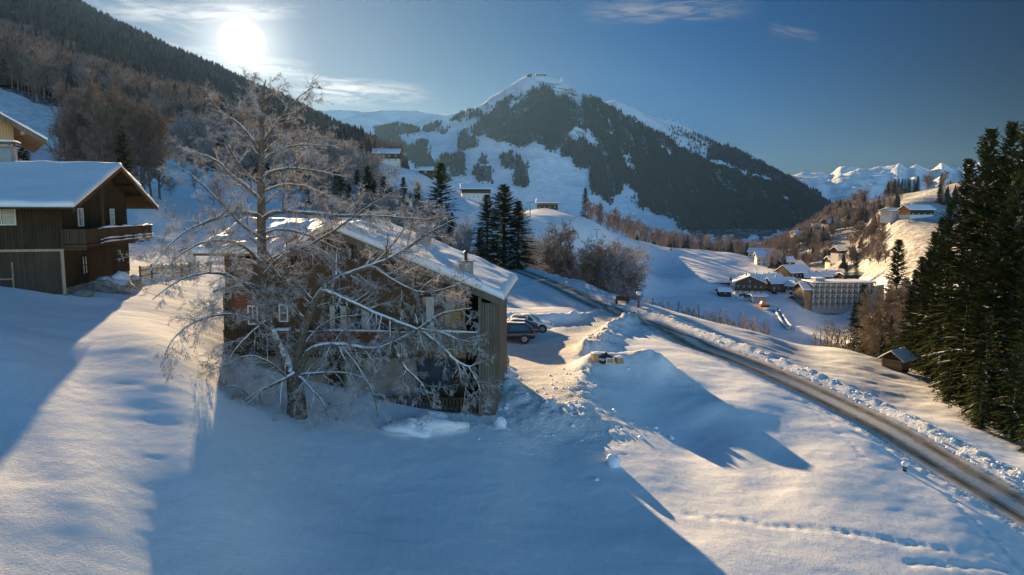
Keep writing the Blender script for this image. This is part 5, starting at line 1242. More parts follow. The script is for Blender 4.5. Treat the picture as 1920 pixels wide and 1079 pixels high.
# ------------------------------------------------------------------ smaller and farther buildings
def chalet(name, base, w, dep, h, rise, rz, label, low='white_plaster', up='aged_timber', lowf=.45, axis='x', ov=.9, rows=2, cols=4, gcols=2, balcony=True, chim=1, snow=.45, group=None, wmat='dark_timber', seed=0, win=(1.0, 1.15), gmat=None, cat='house', deep=4.0):
    """gabled house; the ridge runs along local x (eaves to the viewer) or y (gable to the viewer)"""
    root = empty(name, base, radians(rz)); tag(root, label, cat, group)
    x0, x1 = -w / 2, w / 2; hl = h * lowf
    b = MB(); b.box(x0, x1, 0, dep, -deep, hl, low); b.build('wall', root)
    if axis == 'x':
        yr = dep / 2; zf = lambda x, y: h + rise - abs(y - yr) * rise / (dep / 2)
        g = [(x0 - .02, -.02, hl + .004), (x0 - .02, dep + .02, hl + .004), (x0 - .02, dep + .02, h), (x0 - .02, yr, h + rise - .03), (x0 - .02, -.02, h)]
        b = MB(); b.prism(g, [(x1 + .02, y, z) for _, y, z in g], up); b.build('upper_wall', root)
        if gmat: b = MB(); b.prism([(x0 - .06, y, z) for _, y, z in g], [(x0 - .023, y, z) for _, y, z in g], gmat); b.build('gable_wall', root)
        qs = [(x0 - ov, x1 + ov, -ov, yr), (x0 - ov, x1 + ov, yr, dep + ov)]
    else:
        zf = lambda x, y: h + rise - abs(x) * rise / (w / 2)
        g = [(x0 - .02, -.02, hl + .004), (x1 + .02, -.02, hl + .004), (x1 + .02, -.02, h), (0, -.02, h + rise - .03), (x0 - .02, -.02, h)]
        b = MB(); b.prism(g, [(x, dep + .02, z) for x, _, z in g], up); b.build('upper_wall', root)
        qs = [(x0 - ov, 0, -ov, dep + ov), (0, x1 + ov, -ov, dep + ov)]
    rf = MB(); e = .004
    for i, (a, b_, c, d) in enumerate(qs):
        V = [(a, c), (b_, c), (b_, d), (a, d)]
        if i: V = [(p + (e if axis == 'y' and p == a else 0), q + (e if axis == 'x' and q == c else 0)) for p, q in V]
        rf.slab([(p, q, zf(p, q) + .01) for p, q in V], .2, wmat)
    ro = rf.build('roof', root)
    for i, (a, b_, c, d) in enumerate(qs):
        s_ = MB(); snow_slab(s_, a - .04, b_ + .04, c - .04, d + .04, lambda x, y: (zf(x, min(y, dep / 2) if i == 0 else max(y, dep / 2)) if axis == 'x' else zf(min(x, 0) if i == 0 else max(x, 0), y)) + .21, snow, 8, 6, seed=seed + i, r=.4); s_.build('roof_snow', ro, smooth=True)
    ww, wh = win
    for r_ in range(rows):
        z = .9 + r_ * (h - .6) / rows
        for c in range(cols):
            x = x0 + w * (c + .5) / cols
            if axis == 'y' and abs(x) > w * .42 and r_ == rows - 1: pass
            window(root, x - ww / 2, x + ww / 2, z, z + wh, -.02, mull=1, bars=0, frame='white_paint', ft=.12)
        for c in range(gcols):
            y = dep * (c + .5) / gcols; window(root, y - ww / 2, y + ww / 2, z, z + wh, x0 - (.06 if gmat else .02), axis='x', sgn=-1, mull=1, bars=0, ft=.12)
    if axis == 'y': window(root, -ww / 2, ww / 2, h + .1, h + .1 + wh * .9, -.02, mull=1, bars=0, ft=.12)
    if balcony:
        z = hl + .05; bb = MB(); bb.box(x0 - .3, x1 + .3, -1.15, -.025, z - .15, z, wmat); bo = bb.build('balcony', root)
        railing(bo, [(x0 - .3, -1.12), (x1 + .3, -1.12)], z + .003, z + 1.0, 'balcony_timber', board=.5, gap=.06)
    for k in range(chim):
        cx = x0 + w * (.3 + .4 * k) if axis == 'x' else -w * .12; cy = dep * .5 + .4 if axis == 'x' else dep * (.35 + .3 * k)
        c = MB(); c.box(cx - .4, cx + .4, cy - .4, cy + .4, h + rise * .7, h + rise + 1.3, 'grey_concrete'); ch = c.build('chimney', ro)
        c = MB(); snow_slab(c, cx - .45, cx + .45, cy - .45, cy + .45, lambda x, y: h + rise + 1.3, .2, 3, 3, r=.15); c.build('snow_cap', ch)
    return root
def at(px, py, d):
    g = ground(px, d=d); q = P(px, py, d); return (g.x, g.y, min(q.z, g.z + 1.0) if q.z > g.z else q.z)
chalet('farmhouse', at(893, 369, 418), 17, 11, 6.4, 2.6, 6, 'wide white-walled farmhouse with dark upper storey on the hill above the slender spruce', cols=6, seed=31, chim=2, up='dark_timber', lowf=.62)
chalet('farmhouse', at(1026, 392, 480), 14, 9, 4.2, 2.4, -6, 'brown timber farmhouse at the hill edge under the pistes', low='aged_timber', up='golden_timber', cols=4, rows=1, seed=33)
chalet('farmhouse', at(724, 300, 415), 15, 10, 5.5, 2.5, 4, 'pale farmhouse half hidden behind frosted twigs at the left end of the hill', cols=4, seed=35)
chalet('shed', at(798, 322, 428), 8, 6, 2.6, 1.6, 0, 'small shed below the dark tree band beside the hidden farmhouse', low='aged_timber', up='dark_timber', cols=1, rows=1, balcony=False, chim=0, seed=36, cat='shed')
chalet('house', at(1728, 404, 462), 19, 9, 4.6, 2.6, 14, 'orange timber house with white base and snowy roof high on the right hill', low='white_plaster', up='dark_timber', gmat='orange_timber', lowf=.25, cols=4, rows=1, seed=41, ov=1.0, balcony=False)
chalet('house', at(1681, 403, 475), 12, 8, 4.2, 1.4, 20, 'low pale house left of the orange house on the right hill', up='cream_plaster', cols=3, rows=1, seed=43, balcony=False)
chalet('house', at(1618, 397, 740), 14, 9, 4, 1.8, 0, 'white-roofed house among trees on the right-hand crest', up='dark_timber', cols=3, rows=1, seed=44, balcony=False)
# village in the valley
chalet('chalet', at(1405, 553, 390), 15.5, 18, 7.0, 3.4, -18, 'golden-brown chalet with gable and balconies, leftmost large house in the valley', up='aged_timber', axis='y', rows=2, cols=5, gcols=4, lowf=.32, seed=51, ov=1.6, gmat='golden_timber', wmat='golden_timber')
chalet('house', at(1428, 542, 412), 9, 9, 6.0, 2.0, 0, 'white house squeezed behind the golden-brown gabled chalet', up='white_plaster', cols=2, rows=2, seed=53, balcony=False)
chalet('house', at(1470, 545, 400), 15, 9, 4.4, 2.6, 4, 'long brown house with orange end wall in the middle of the village', up='red_timber', gmat='orange_timber', lowf=.2, low='red_timber', cols=5, rows=1, seed=55, balcony=False)
chalet('hotel', at(1501, 529, 432), 16, 12, 6.6, 3.6, 22, 'gabled hotel with golden end wall at the back of the village', up='dark_timber', gmat='golden_timber', cols=5, rows=2, seed=57, ov=1.4)
chalet('house', at(1541, 525, 436), 12, 8, 3.0, 2.2, 0, 'small snowy-roofed house right of the gabled hotel', up='dark_timber', cols=3, rows=1, seed=59, balcony=False)
chalet('house', at(1608, 528, 436), 17, 9, 4.0, .9, 2, 'low dark house with flat snowy roof behind the big hotel', up='dark_timber', low='dark_timber', cols=5, rows=1, seed=61, balcony=False, chim=0)
chalet('house', at(1586, 536, 408), 13, 7, 2.6, .8, 0, 'bright flat snow roof just above the big hotel', up='aged_timber', cols=3, rows=1, seed=62, balcony=False, chim=0)
chalet('hut', at(1360, 553, 384), 6.5, 5, 2.2, 1.3, 0, 'small dark hut left of the golden-brown gabled chalet', low='dark_timber', up='dark_timber', cols=1, rows=1, gcols=0, balcony=False, chim=0, seed=63, cat='hut')
chalet('carport', at(1346, 539, 416), 15, 6, 2.6, .5, 4, 'long low dark shed under snow at the left end of the village', low='dark_timber', up='dark_timber', cols=3, rows=1, gcols=0, balcony=False, chim=0, seed=64, cat='shed')
chalet('garage', at(1424, 566, 364), 7, 5, 2.8, .7, 0, 'grey garage block in front of the gabled chalet', low='grey_concrete', up='grey_concrete', cols=1, rows=1, gcols=0, balcony=False, chim=0, seed=65, cat='garage')
chalet('house', at(1500, 548, 392), 7, 7, 4.6, 2.2, 30, 'narrow timber house touching the left end of the big hotel', up='aged_timber', axis='y', cols=2, rows=2, seed=66)
chalet('house', at(1503, 444, 760), 15, 10, 6, 2.5, 10, 'pale house with bright roof on the wooded slope above the village', up='cream_plaster', cols=4, rows=2, seed=67, balcony=False)
chalet('house', at(1478, 458, 800), 13, 9, 5, 2.5, 0, 'grey house under trees left of the bright slope house', up='grey_timber', cols=3, rows=2, seed=68, balcony=False)
chalet('house', at(1462, 470, 830), 14, 9, 5, 2.5, -8, 'white house at the foot of the wooded slope', up='white_plaster', cols=3, rows=2, seed=69, balcony=False)

def big_hotel():
    base = P(1572, 574, 366); root = empty('hotel', base, radians(2)); tag(root, 'long four-storey grey hotel with rows of balconies and flat snowy roof', 'hotel')
    x0, x1, D, h = -14.5, 18.5, 12, 12.2
    b = MB(); b.box(x0, x1, 0, D, -4, h, 'grey_concrete'); b.build('wall', root)
    b = MB(); b.box(x0 - .5, x1 + .5, -1.6, D + .5, h + .003, h + .35, 'dark_timber'); ro = b.build('roof', root)
    s_ = MB(); snow_slab(s_, x0 - .5, x1 + .5, -1.6, D + .5, lambda x, y: h + .35, .55, 20, 6, seed=71); s_.build('roof_snow', ro, smooth=True)
    p0 = None
    for fl_ in range(4):
        z = .9 + fl_ * 2.9; bb = MB(); bb.box(x0, x1, -1.5, -.003, z - .22, z, 'grey_concrete'); bo = bb.build('balcony', root)
        railing(bo, [(x0, -1.46), (x1, -1.46)], z + .003, z + 1.0, 'grey_timber', board=1.2, gap=.08)
        for k in range(11):
            x = x0 + 1.5 + k * 3.0
            if p0 is None: p0 = window(root, -.95, .95, .25, 2.3, 0, mull=1, bars=0, ft=.12, curtain=[(.1, .4)]); p0.location = (x, 0, z)
            else:
                o = p0.copy(); COL.objects.link(o); o.parent = root; o.location = (x, 0, z)
                for ch in p0.children: c = ch.copy(); COL.objects.link(c); c.parent = o
    for k in range(12):
        b = MB(); x = x0 + k * 3.0; b.box(x - .08, x + .08, -1.6, -1.505, -1, h, 'white_paint'); b.build('column', root)
    g = MB(); g.box(x0 - 4.0, x0 - .004, .6, D - 1, -4, 8.6, 'golden_timber'); g.build('wall', root)
    zz = lambda x, y: 11.6 - abs(y - 6) * .5
    g = MB(); g.prism([(x0 - 4.0, .6, 8.603), (x0 - 4.0, D - 1, 8.603), (x0 - 4, 6, 11.5)], [(x0 + 2, .6, 8.603), (x0 + 2, D - 1, 8.603), (x0 + 2, 6, 11.5)], 'golden_timber'); g.build('gable_wall', root)
    r_ = MB()
    r_.slab([(x0 - 5, -.6, zz(0, -.6)), (x0 - .01, -.6, zz(0, -.6)), (x0 - .01, 6, zz(0, 6)), (x0 - 5, 6, zz(0, 6))], .2, 'dark_timber'); r_.slab([(x0 - 5, 6.004, 11.6), (x0 - .01, 6.004, 11.6), (x0 - .01, 12, zz(0, 12)), (x0 - 5, 12, zz(0, 12))], .2, 'dark_timber')
    rr = r_.build('roof', root); s_ = MB(); snow_slab(s_, x0 - 5, x0, -.6, 6, lambda x, y: zz(0, y) + .21, .5, 6, 6, seed=73); s_.build('roof_snow', rr, smooth=True)
    for z in (1.2, 4.1, 7.0):
        for y in (2.4, 5.4, 8.4): window(root, y - .6, y + .6, z, z + 1.4, x0 - 4.0, axis='x', sgn=-1, mull=1, bars=0, ft=.12)
    b = MB(); b.box(x0 + 3, x0 + 8, 3, 8, h + .5, h + 2.2, 'grey_concrete'); s2 = b.build('lift_housing', ro); b = MB(); snow_slab(b, x0 + 2.8, x0 + 8.2, 2.8, 8.2, lambda x, y: h + 2.2, .4, 5, 4, seed=75); b.build('snow_cap', s2, smooth=True)
big_hotel()

# far village: each house of its own, three kinds copied
def small_house(k):
    w, dp, h, ri = ((14, 10, 6, 2.6), (18, 10, 7.5, 2.4), (11, 9, 5, 3.0))[k]; b = MB(); up = ('aged_timber', 'cream_plaster', 'dark_timber')[k]
    b.box(-w/2, w/2, 0, dp, -5, h * .55, 'white_plaster'); g = [(-w/2, 0, h * .553), (-w/2, dp, h * .553), (-w/2, dp, h), (-w/2, dp / 2, h + ri), (-w/2, 0, h)]; b.prism(g, [(w/2, y, z) for _, y, z in g], up)
    for r_ in range(2):
        for c in range(5):
            x = -w/2 + w * (c + .5) / 5; b.box(x - .5, x + .5, -.06, -.004, 1.1 + r_ * 2.6, 2.4 + r_ * 2.6, 'window_glass')
    for s_, (ya, yb) in enumerate(((-.9, dp / 2), (dp / 2 + .004, dp + .9))):
        z = lambda y: h + ri - abs(y - dp / 2) * ri / (dp / 2)
        b.slab([(-w/2 - .9, ya, z(ya) + .01), (w/2 + .9, ya, z(ya) + .01), (w/2 + .9, yb, z(yb) + .01), (-w/2 - .9, yb, z(yb) + .01)], .2, 'dark_timber'); b.slab([(-w/2 - .95, ya - .05, z(ya) + .22), (w/2 + .95, ya - .05, z(ya) + .22), (w/2 + .95, yb, z(yb) + .22), (-w/2 - .95, yb, z(yb) + .22)], .5, 'roof_snow')
    return b
SH = [small_house(k) for k in range(3)]; SHM = [None] * 3
r4 = random.Random(44)
for i in range(46):
    d = r4.uniform(1150, 2150); px = r4.uniform(1322, 1482 if d < 1700 else 1460)
    g = ground(px, d=d); k = i % 3
    if SHM[k] is None: o = SH[k].build('village_house'); SHM[k] = o.data
    else: o = link('village_house', SHM[k])
    o.location = (g.x, g.y, g.z + .5); o.rotation_euler.z = r4.uniform(-.5, .5); tag(o, 'tiny snow-roofed house in the distant village on the valley floor', 'house', 'houses of the distant village')

for i in range(22):
    d = r4.uniform(520, 980); px = r4.uniform(1420, 1600); g = ground(px, d=d); k = i % 3
    if float(pix(g.x, g.y, g.z)[1]) < 425: continue
    o = link('village_house', SHM[k], None, (g.x, g.y, g.z + .6), r4.uniform(-.7, .7)); tag(o, 'snow-roofed house scattered among the trees on the right valley slope', 'house', 'houses on the right valley slope')
for px, py, d, w, lb in ((1452, 536, 424, 10, 'small dark house tucked behind the long brown house'), (1392, 541, 428, 11, 'timber house just behind the left gable of the golden-brown chalet'), (1524, 534, 428, 9, 'pale cottage between the gabled hotel and the big hotel'), (1560, 522, 450, 12, 'timber house behind the bright flat roof')):
    chalet('house', at(px, py, d), w, 8, 4.6, 2.2, r4.uniform(-12, 12), lb, up=('aged_timber', 'dark_timber', 'cream_plaster', 'golden_timber')[px % 4], cols=3, rows=2, seed=px % 97, balcony=False)
# log hut under the spruces
def log_hut():
    g = ground_at(1672, 693, 30, 200); root = empty('log_hut', (g.x, g.y, g.z - .1), radians(-52)); root.scale = (.66,) * 3; tag(root, 'small log hut with snowy gable roof at the edge of the spruce wood', 'hut')
    w, dp = 2.9, 3.6
    for i in range(9):
        z = .12 + i * .2; b = MB()
        b.cyl((-w/2 - .2, 0, z), (w/2 + .2, 0, z), .105, .1, 'log_timber', 7); b.cyl((-w/2 - .2, dp, z), (w/2 + .2, dp, z), .105, .1, 'log_timber', 7)
        b.cyl((-w/2, -.2, z + .1), (-w/2, dp + .2, z + .1), .105, .1, 'log_timber', 7); b.cyl((w/2, -.2, z + .1), (w/2, dp + .2, z + .1), .105, .1, 'log_timber', 7); b.build('log_course', root)
    zf = lambda x: 3.2 - abs(x) * .72
    b = MB(); b.prism([(-w/2, .02, 1.95), (w/2, .02, 1.95), (0, .02, 3.1)], [(-w/2, .1, 1.95), (w/2, .1, 1.95), (0, .1, 3.1)], 'dark_timber'); b.prism([(-w/2, dp - .1, 1.95), (w/2, dp - .1, 1.95), (0, dp - .1, 3.1)], [(-w/2, dp - .02, 1.95), (w/2, dp - .02, 1.95), (0, dp - .02, 3.1)], 'dark_timber'); b.box(-w/2 + .12, w/2 - .12, .12, dp - .12, -.5, 1.9, 'dark_timber'); b.build('wall', root)
    r_ = MB(); ov = .75
    r_.slab([(-w/2 - ov, -ov, zf(w/2 + ov)), (0, -ov, 3.2), (0, dp + ov, 3.2), (-w/2 - ov, dp + ov, zf(w/2 + ov))], .08, 'grey_timber'); r_.slab([(.003, -ov, 3.2), (w/2 + ov, -ov, zf(w/2 + ov)), (w/2 + ov, dp + ov, zf(w/2 + ov)), (.003, dp + ov, 3.2)], .08, 'grey_timber'); ro = r_.build('roof', root)
    for k, (a, c) in enumerate(((-w/2 - ov, .03), (-.03, w/2 + ov))):
        s_ = MB(); snow_slab(s_, a, c, -ov, dp + ov, lambda x, y: zf(min(x, 0) if k == 0 else max(x, 0)) + .08, .2, 7, 7, seed=81 + k, r=.15); s_.build('roof_snow', ro, smooth=True)
log_hut()

# ------------------------------------------------------------------ cars
def make_car(name, label, paint, L=4.7, Wd=1.85, Hh=1.66, suv=True, snowy=True):
    root = empty(name, (0, 0, 0)); tag(root, label, 'car')
    w = Wd / 2; gz = .28
    # body as lofted cross-sections (front at -x)
    belt = .98 if suv else .92
    st = [(-L/2, .42, .62, .62), (-L/2 + .08, .30, .80, .78), (-L/2 + .5, .26, .92, .90), (-L/2 + 1.15, .26, belt + .02, .97), (-.2, .26, belt + .04, 1.0), (L/2 - 1.0, .26, belt + .06, 1.0), (L/2 - .25, .28, belt + .06, .97), (L/2 - .04, .34, belt - .05, .90), (L/2, .45, belt - .28, .84)]
    V = []; F = []; n = 12
    for x, zb_, zt_, ww in st:
        hw = w * ww
        ring = [(hw * .80, zb_), (hw * .97, zb_ + .10), (hw, zb_ + (zt_ - zb_) * .45), (hw * .985, zb_ + (zt_ - zb_) * .75), (hw * .90, zt_ - .015), (hw * .70, zt_)]
        V += [(x, y, z) for y, z in ring] + [(x, -y, z) for y, z in reversed(ring)]
    for i in range(len(st) - 1):
        for k in range(n): F.append((i*n+k, i*n+(k+1)%n, (i+1)*n+(k+1)%n, (i+1)*n+k))
    F.append(tuple(range(n - 1, -1, -1))); F.append(tuple((len(st) - 1) * n + k for k in range(n)))
    b = MB(); b.add(V, F, paint); bo = b.build('body', root, smooth=True); bo.modifiers.new('sub', 'SUBSURF').levels = 1; bo.modifiers['sub'].render_levels = 2
    # greenhouse
    def ring(x, z, hw): return [(x, hw, z), (x, -hw, z)]
    xa, xb, xc, xd = -L/2 + 1.25, -L/2 + 2.0, L/2 - (.75 if suv else 1.1), L/2 - .15
    zt = Hh; hb, ht = w * .90, w * .70
    A = [(xa, hb, belt), (xb, ht, zt - .03), (.2, ht, zt), (xc, ht * .97, zt - .05), (xd, hb * .95, belt + .02)]
    b = MB(); V = A + [(x, -y, z) for x, y, z in A]; m = len(A)
    b.add(V, [(i, i + 1, m + i + 1, m + i) for i in range(m - 1)] + [tuple(range(m - 1, -1, -1)), tuple(range(m, 2 * m))], paint); cb = b.build('cabin', root, bevel=.06)
    def pane(nm, pts4, off):
        c = sum((Vector(p) for p in pts4), Vector()) / len(pts4); P4 = [c + (Vector(p) - c) * .90 + Vector(off) for p in pts4]; P5 = [p + Vector(off) * .5 for p in P4]
        q = MB(); q.prism(P4, P5, 'car_glass'); q.build(nm, cb)
    for s in (1, -1):
        xm = .1
        pane('side_window', [(xa + .30, s * hb * .99, belt + .06), (xb + .05, s * ht, zt - .07), (xm - .03, s * ht, zt - .06), (xm - .03, s * hb * .99, belt + .06)], (0, s * .022, 0))
        pane('side_window', [(xm + .03, s * hb * .99, belt + .06), (xm + .03, s * ht, zt - .06), (xc - .1, s * ht, zt - .09), (xd - .35, s * hb * .97, belt + .07)], (0, s * .022, 0))
        q = MB(); q.box(xa + .35, xa + .55, s * w * .93 - .0, s * (w + .17), belt + .04, belt + .19, paint) if s > 0 else q.box(xa + .35, xa + .55, -(w + .17), -w * .93, belt + .04, belt + .19, paint); q.build('mirror', root, bevel=.03)
        q = MB(); y0, y1 = sorted((s * w * .60, s * w * .86)); q.box(-L/2 + .0, -L/2 + .16, y0, y1, .68, .80, 'lamp_glass'); q.build('headlight', root, bevel=.02)
        q = MB(); y0, y1 = sorted((s * w * .66, s * w * .93)); q.box(L/2 - .16, L/2 - .005, y0, y1, .80, .98, 'tail_glass'); q.build('tail_light', root, bevel=.02)
        for x in (-L/2 + .92, L/2 - .92):
            q = MB(); q.cyl((x, s * (w - .20), .36), (x, s * (w + .012), .36), .36, .36, 'tyre', 24); wh = q.build('wheel', root)
            q = MB(); q.cyl((x, s * (w + .014), .36), (x, s * (w + .03), .36), .235, .21, 'rim', 16)
            for k in range(5): a = 2*pi*k/5; q.cyl((x, s * (w + .035), .36), (x + cos(a) * .21, s * (w + .035), .36 + sin(a) * .21), .03, .022, 'rim', 5)
            q.build('rim', wh)
            q = MB(); q.cyl((x, s * (w - .22), .38), (x, s * (w + .006), .38), .42, .42, 'dark_metal', 24); q.build('wheel_arch', root)
    pane('windscreen', [(xa + .05, hb * .9, belt + .03), (xb, ht * .95, zt - .06), (xb, -ht * .95, zt - .06), (xa + .05, -hb * .9, belt + .03)], (-.02, 0, .015)); pane('rear_window', [(xd - .02, hb * .85, belt + .1), (xc, ht * .92, zt - .08), (xc, -ht * .92, zt - .08), (xd - .02, -hb * .85, belt + .1)], (.022, 0, .01))
    q = MB()
    for s in (1, -1): q.cyl((xb + .2, s * ht * .9, zt + .05), (xc - .15, s * ht * .9, zt + .03), .02, .02, 'dark_metal', 6); q.cyl((xb + .2, s * ht * .9, zt - .03), (xb + .2, s * ht * .9, zt + .05), .02, .02, 'dark_metal', 6); q.cyl((xc - .15, s * ht * .9, zt - .05), (xc - .15, s * ht * .9, zt + .03), .02, .02, 'dark_metal', 6)
    q.build('roof_rail', cb)
    if snowy: q = MB(); snow_slab(q, xb + .1, xc - .1, -ht * .8, ht * .8, lambda x, y: zt - .02, .045, 6, 4, r=.1); q.build('roof_snow', cb, smooth=True)
    return root
def put(o, px, py, d, rz, dz=0):
    g = ground_at(px, py, 20, 200); o.location = (g.x, g.y, g.z + dz); o.rotation_euler.z = radians(rz); return o
suv = make_car('parked_car', 'dark brown off-road car nearest in the snowy parking lot beside the farmhouse corner', 'brown_car_paint'); put(suv, 951, 641, 60, 2)
car2 = make_car('parked_car', 'dark grey car in the middle between the brown and the white car', 'dark_car_paint', L=4.6, Hh=1.50, suv=False); put(car2, 962, 630, 62, 3)
car3 = make_car('parked_car', 'white car farthest back in the parking lot', 'white_car_paint', L=4.5, Hh=1.56); put(car3, 992, 621, 66, 172)

# ------------------------------------------------------------------ small things in the snow
def crate(label, px, py, s, rz, mat='crate_timber', open_=False, hh=None):
    g = ground_at(px, py, 20, 120); root = empty('crate', (g.x, g.y, g.z - .08), radians(rz)); tag(root, label, 'crate'); h = hh or s
    b = MB(); t = .03
    for (x0, x1, y0, y1) in ((-s/2, s/2, -s/2, -s/2 + t), (-s/2, s/2, s/2 - t, s/2), (-s/2, -s/2 + t, -s/2 + t + .001, s/2 - t - .001), (s/2 - t, s/2, -s/2 + t + .001, s/2 - t - .001)): b.box(x0, x1, y0, y1, 0, h, mat)
    b.box(-s/2 + t + .001, s/2 - t - .001, -s/2 + t + .001, s/2 - t - .001, 0, .04, mat); b.build('side_boards', root)
    b = MB()
    for z in (.0, h - .07):
        b.box(-s/2 - .03, s/2 + .03, -s/2 - .03, -s/2 - .002, z, z + .07, 'white_paint' if open_ else mat)
    for x in (-s/2 - .03, s/2 - .04): b.box(x, x + .07, -s/2 - .05, -s/2 - .032, 0, h, 'white_paint' if open_ else mat)
    b.build('frame', root)
    if not open_: b = MB(); b.box(-s/2 - .01, s/2 + .01, -s/2 - .01, s/2 + .01, h + .002, h + .035, mat); b.build('lid', root); b = MB(); snow_slab(b, -s/2, s/2, -s/2, s/2, lambda x, y: h + .035, .07, 4, 4, r=.08); b.build('snow_cap', root, smooth=True)
crate('brown wooden crate at the left end of the small pile on the snow bank', 1117, 676, .52, 12)
crate('open crate with white frame in the middle of the small pile on the snow bank', 1144, 679, .50, -8, open_=True, hh=.42)
crate('low brown crate at the right end of the small pile on the snow bank', 1160, 679, .42, 20, hh=.36)
crate('yellowish low crate between the brown and the white-framed crate', 1130, 680, .36, 40, mat='aged_timber', hh=.2)
g = ground_at(1133, 672, 20, 120); o = lump('tarpaulin', (g.x, g.y, g.z + .12), .42, 'cloth_dark', (1.2, .8, .55), 3, .5); tag(o, 'dark crumpled tarpaulin behind the crates on the snow bank', 'tarpaulin')
def snow_post(px, py, hgt, label, r_=.07, cat='post', mat='dark_timber'):
    g = ground_at(px, py, 15, 400); root = empty('post', (g.x, g.y, g.z - .1)); tag(root, label, cat); b = MB(); b.cyl((0, 0, 0), (0, 0, hgt), r_, r_ * .95, mat, 10); b.cyl((0, 0, hgt * .55), (0, 0, hgt * .7), r_ * 1.25, r_ * 1.25, 'grey_metal', 10); b.build('shaft', root)
    lump('snow_cap', (0, 0, hgt + r_ * .8), r_ * 1.7, 'lump_snow', (1, 1, .9), 4, .15, root); return root
snow_post(1696, 884, .42, 'short dark post with round snow cap in the meadow beside the road', .10)
snow_post(1197, 576, 1.5, 'tall snow-plastered marker post on the bank beyond the road', .16, mat='grey_timber')
g = ground_at(1166, 570, 30, 200); root = empty('bench', (g.x, g.y, g.z), radians(-35)); tag(root, 'low brown wooden bench box on the bank beyond the road junction', 'bench'); b = MB(); b.box(-.9, .9, -.25, .25, .38, .44, 'aged_timber'); b.build('seat', root)
for x in (-.7, .7): b = MB(); b.box(x - .05, x + .05, -.22, .22, -.1, .377, 'aged_timber'); b.build('leg', root)
b = MB(); b.box(-.9, .9, .25, .30, .35, .85, 'aged_timber'); b.build('backrest', root)
def snow_lump(px, py, r_, label, sq=(1, 1, .8), sink=.25, name='snow_mound', mat='lump_snow', seed=1, rough=.25):
    g = ground_at(px, py, 12, 300); o = lump(name, (0, 0, 0), r_, mat, sq, seed, rough); o.location = (g.x, g.y, g.z + r_ * sq[2] - sink); tag(o, label, 'mound' if mat == 'lump_snow' else 'rock'); return o
snow_lump(1150, 872, .36, 'rounded snow-covered stump standing alone in the shaded foreground slope', (1, .9, 1.0), .2, seed=5)
snow_lump(942, 690, .62, 'round stone boulder by the corner of the farmhouse', (.8, .8, 1.1), .35, 'boulder', 'rubble', 7, .2)
snow_lump(938, 800, .35, 'small snow lump at the foot of the farmhouse corner', (1, 1, .9), .12, seed=11)
snow_lump(800, 800, 1.25, 'broad snow mound in front of the farmhouse terrace, right one', (1.2, .9, .36), .30, seed=13, rough=.6)
snow_lump(762, 806, .95, 'low snow mound in front of the farmhouse terrace, left one', (1.4, .8, .38), .26, seed=15, rough=.6)
g = ground_at(742, 808, 15, 100); b = MB(); b.box(-.5, .5, -.16, .16, -.05, .05, 'dark_timber', j=.01); o = b.build('plank', None, (g.x, g.y, g.z + .10), radians(-12)); tag(o, 'dark plank end sticking out of the snow mound before the farmhouse', 'plank')
snow_lump(205, 548, .95, 'heap of pale rubble stones under snow beside the dark left house', (1.5, 1, .62), .25, 'stone_heap', 'rubble', 21, .5)
snow_lump(228, 546, .8, 'smooth snow-covered heap right of the rubble by the left house', (.8, .8, 1.0), .3, seed=23)
snow_lump(157, 556, .5, 'single square-edged stone block left of the rubble heap', (1.3, .8, .6), .15, 'stone_block', 'stone_plaster', 25, .12)
snow_lump(250, 540, .7, 'brown shrub-covered stone at the end of the rubble heap', (1, .8, .8), .3, 'boulder', 'rubble', 27, .3)
# picket fence
def fence():
    a = ground_at(262, 527, 20, 200); c = ground_at(372, 512, 20, 200); root = empty('picket_fence', a); tag(root, 'weathered low picket fence in the sunlit yard between the two farmhouses', 'fence')
    v = c - a; L = v.length; n = int(L / .16); b = MB(); dx = Vector((v.x, v.y, 0)).normalized(); nrm_ = Vector((-dx.y, dx.x, 0))
    for zc in (.3, .72):
        for k in range(12):
            p = v * (k / 12) + Vector((0, 0, zc + (H1(a.x + v.x * k / 12, a.y + v.y * k / 12) - a.z - v.z * k / 12))); q = v * ((k + 1) / 12) + Vector((0, 0, zc + (H1(a.x + v.x * (k + 1) / 12, a.y + v.y * (k + 1) / 12) - a.z - v.z * (k + 1) / 12))); b.prism([p, p + nrm_ * .05, p + nrm_ * .05 + Vector((0, 0, .07)), p + Vector((0, 0, .07))], [q, q + nrm_ * .05, q + nrm_ * .05 + Vector((0, 0, .07)), q + Vector((0, 0, .07))], 'grey_timber')
    b.build('rail', root); b = MB()
    for i in range(n):
        p = v * (i / n); z = H1(a.x + p.x, a.y + p.y) - a.z; w_ = dx * .035; o_ = nrm_ * -.025; t = 1.0 + rnd.uniform(-.07, .07)
        A = [Vector((p.x, p.y, z - .1)) - w_, Vector((p.x, p.y, z - .1)) + w_, Vector((p.x, p.y, z + t)) + w_, Vector((p.x, p.y, z + t + .06)), Vector((p.x, p.y, z + t)) - w_]; b.prism([q + o_ for q in A], [q + o_ * .1 for q in A], 'grey_timber')
    b.build('picket_row', root)
    for i in range(0, 7): p = v * (i / 6); z = H1(a.x + p.x, a.y + p.y) - a.z; b = MB(); b.box(p.x - .05, p.x + .05, p.y + .06, p.y + .16, z - .3, z + 1.12, 'grey_timber'); b.build('post', root)
fence()

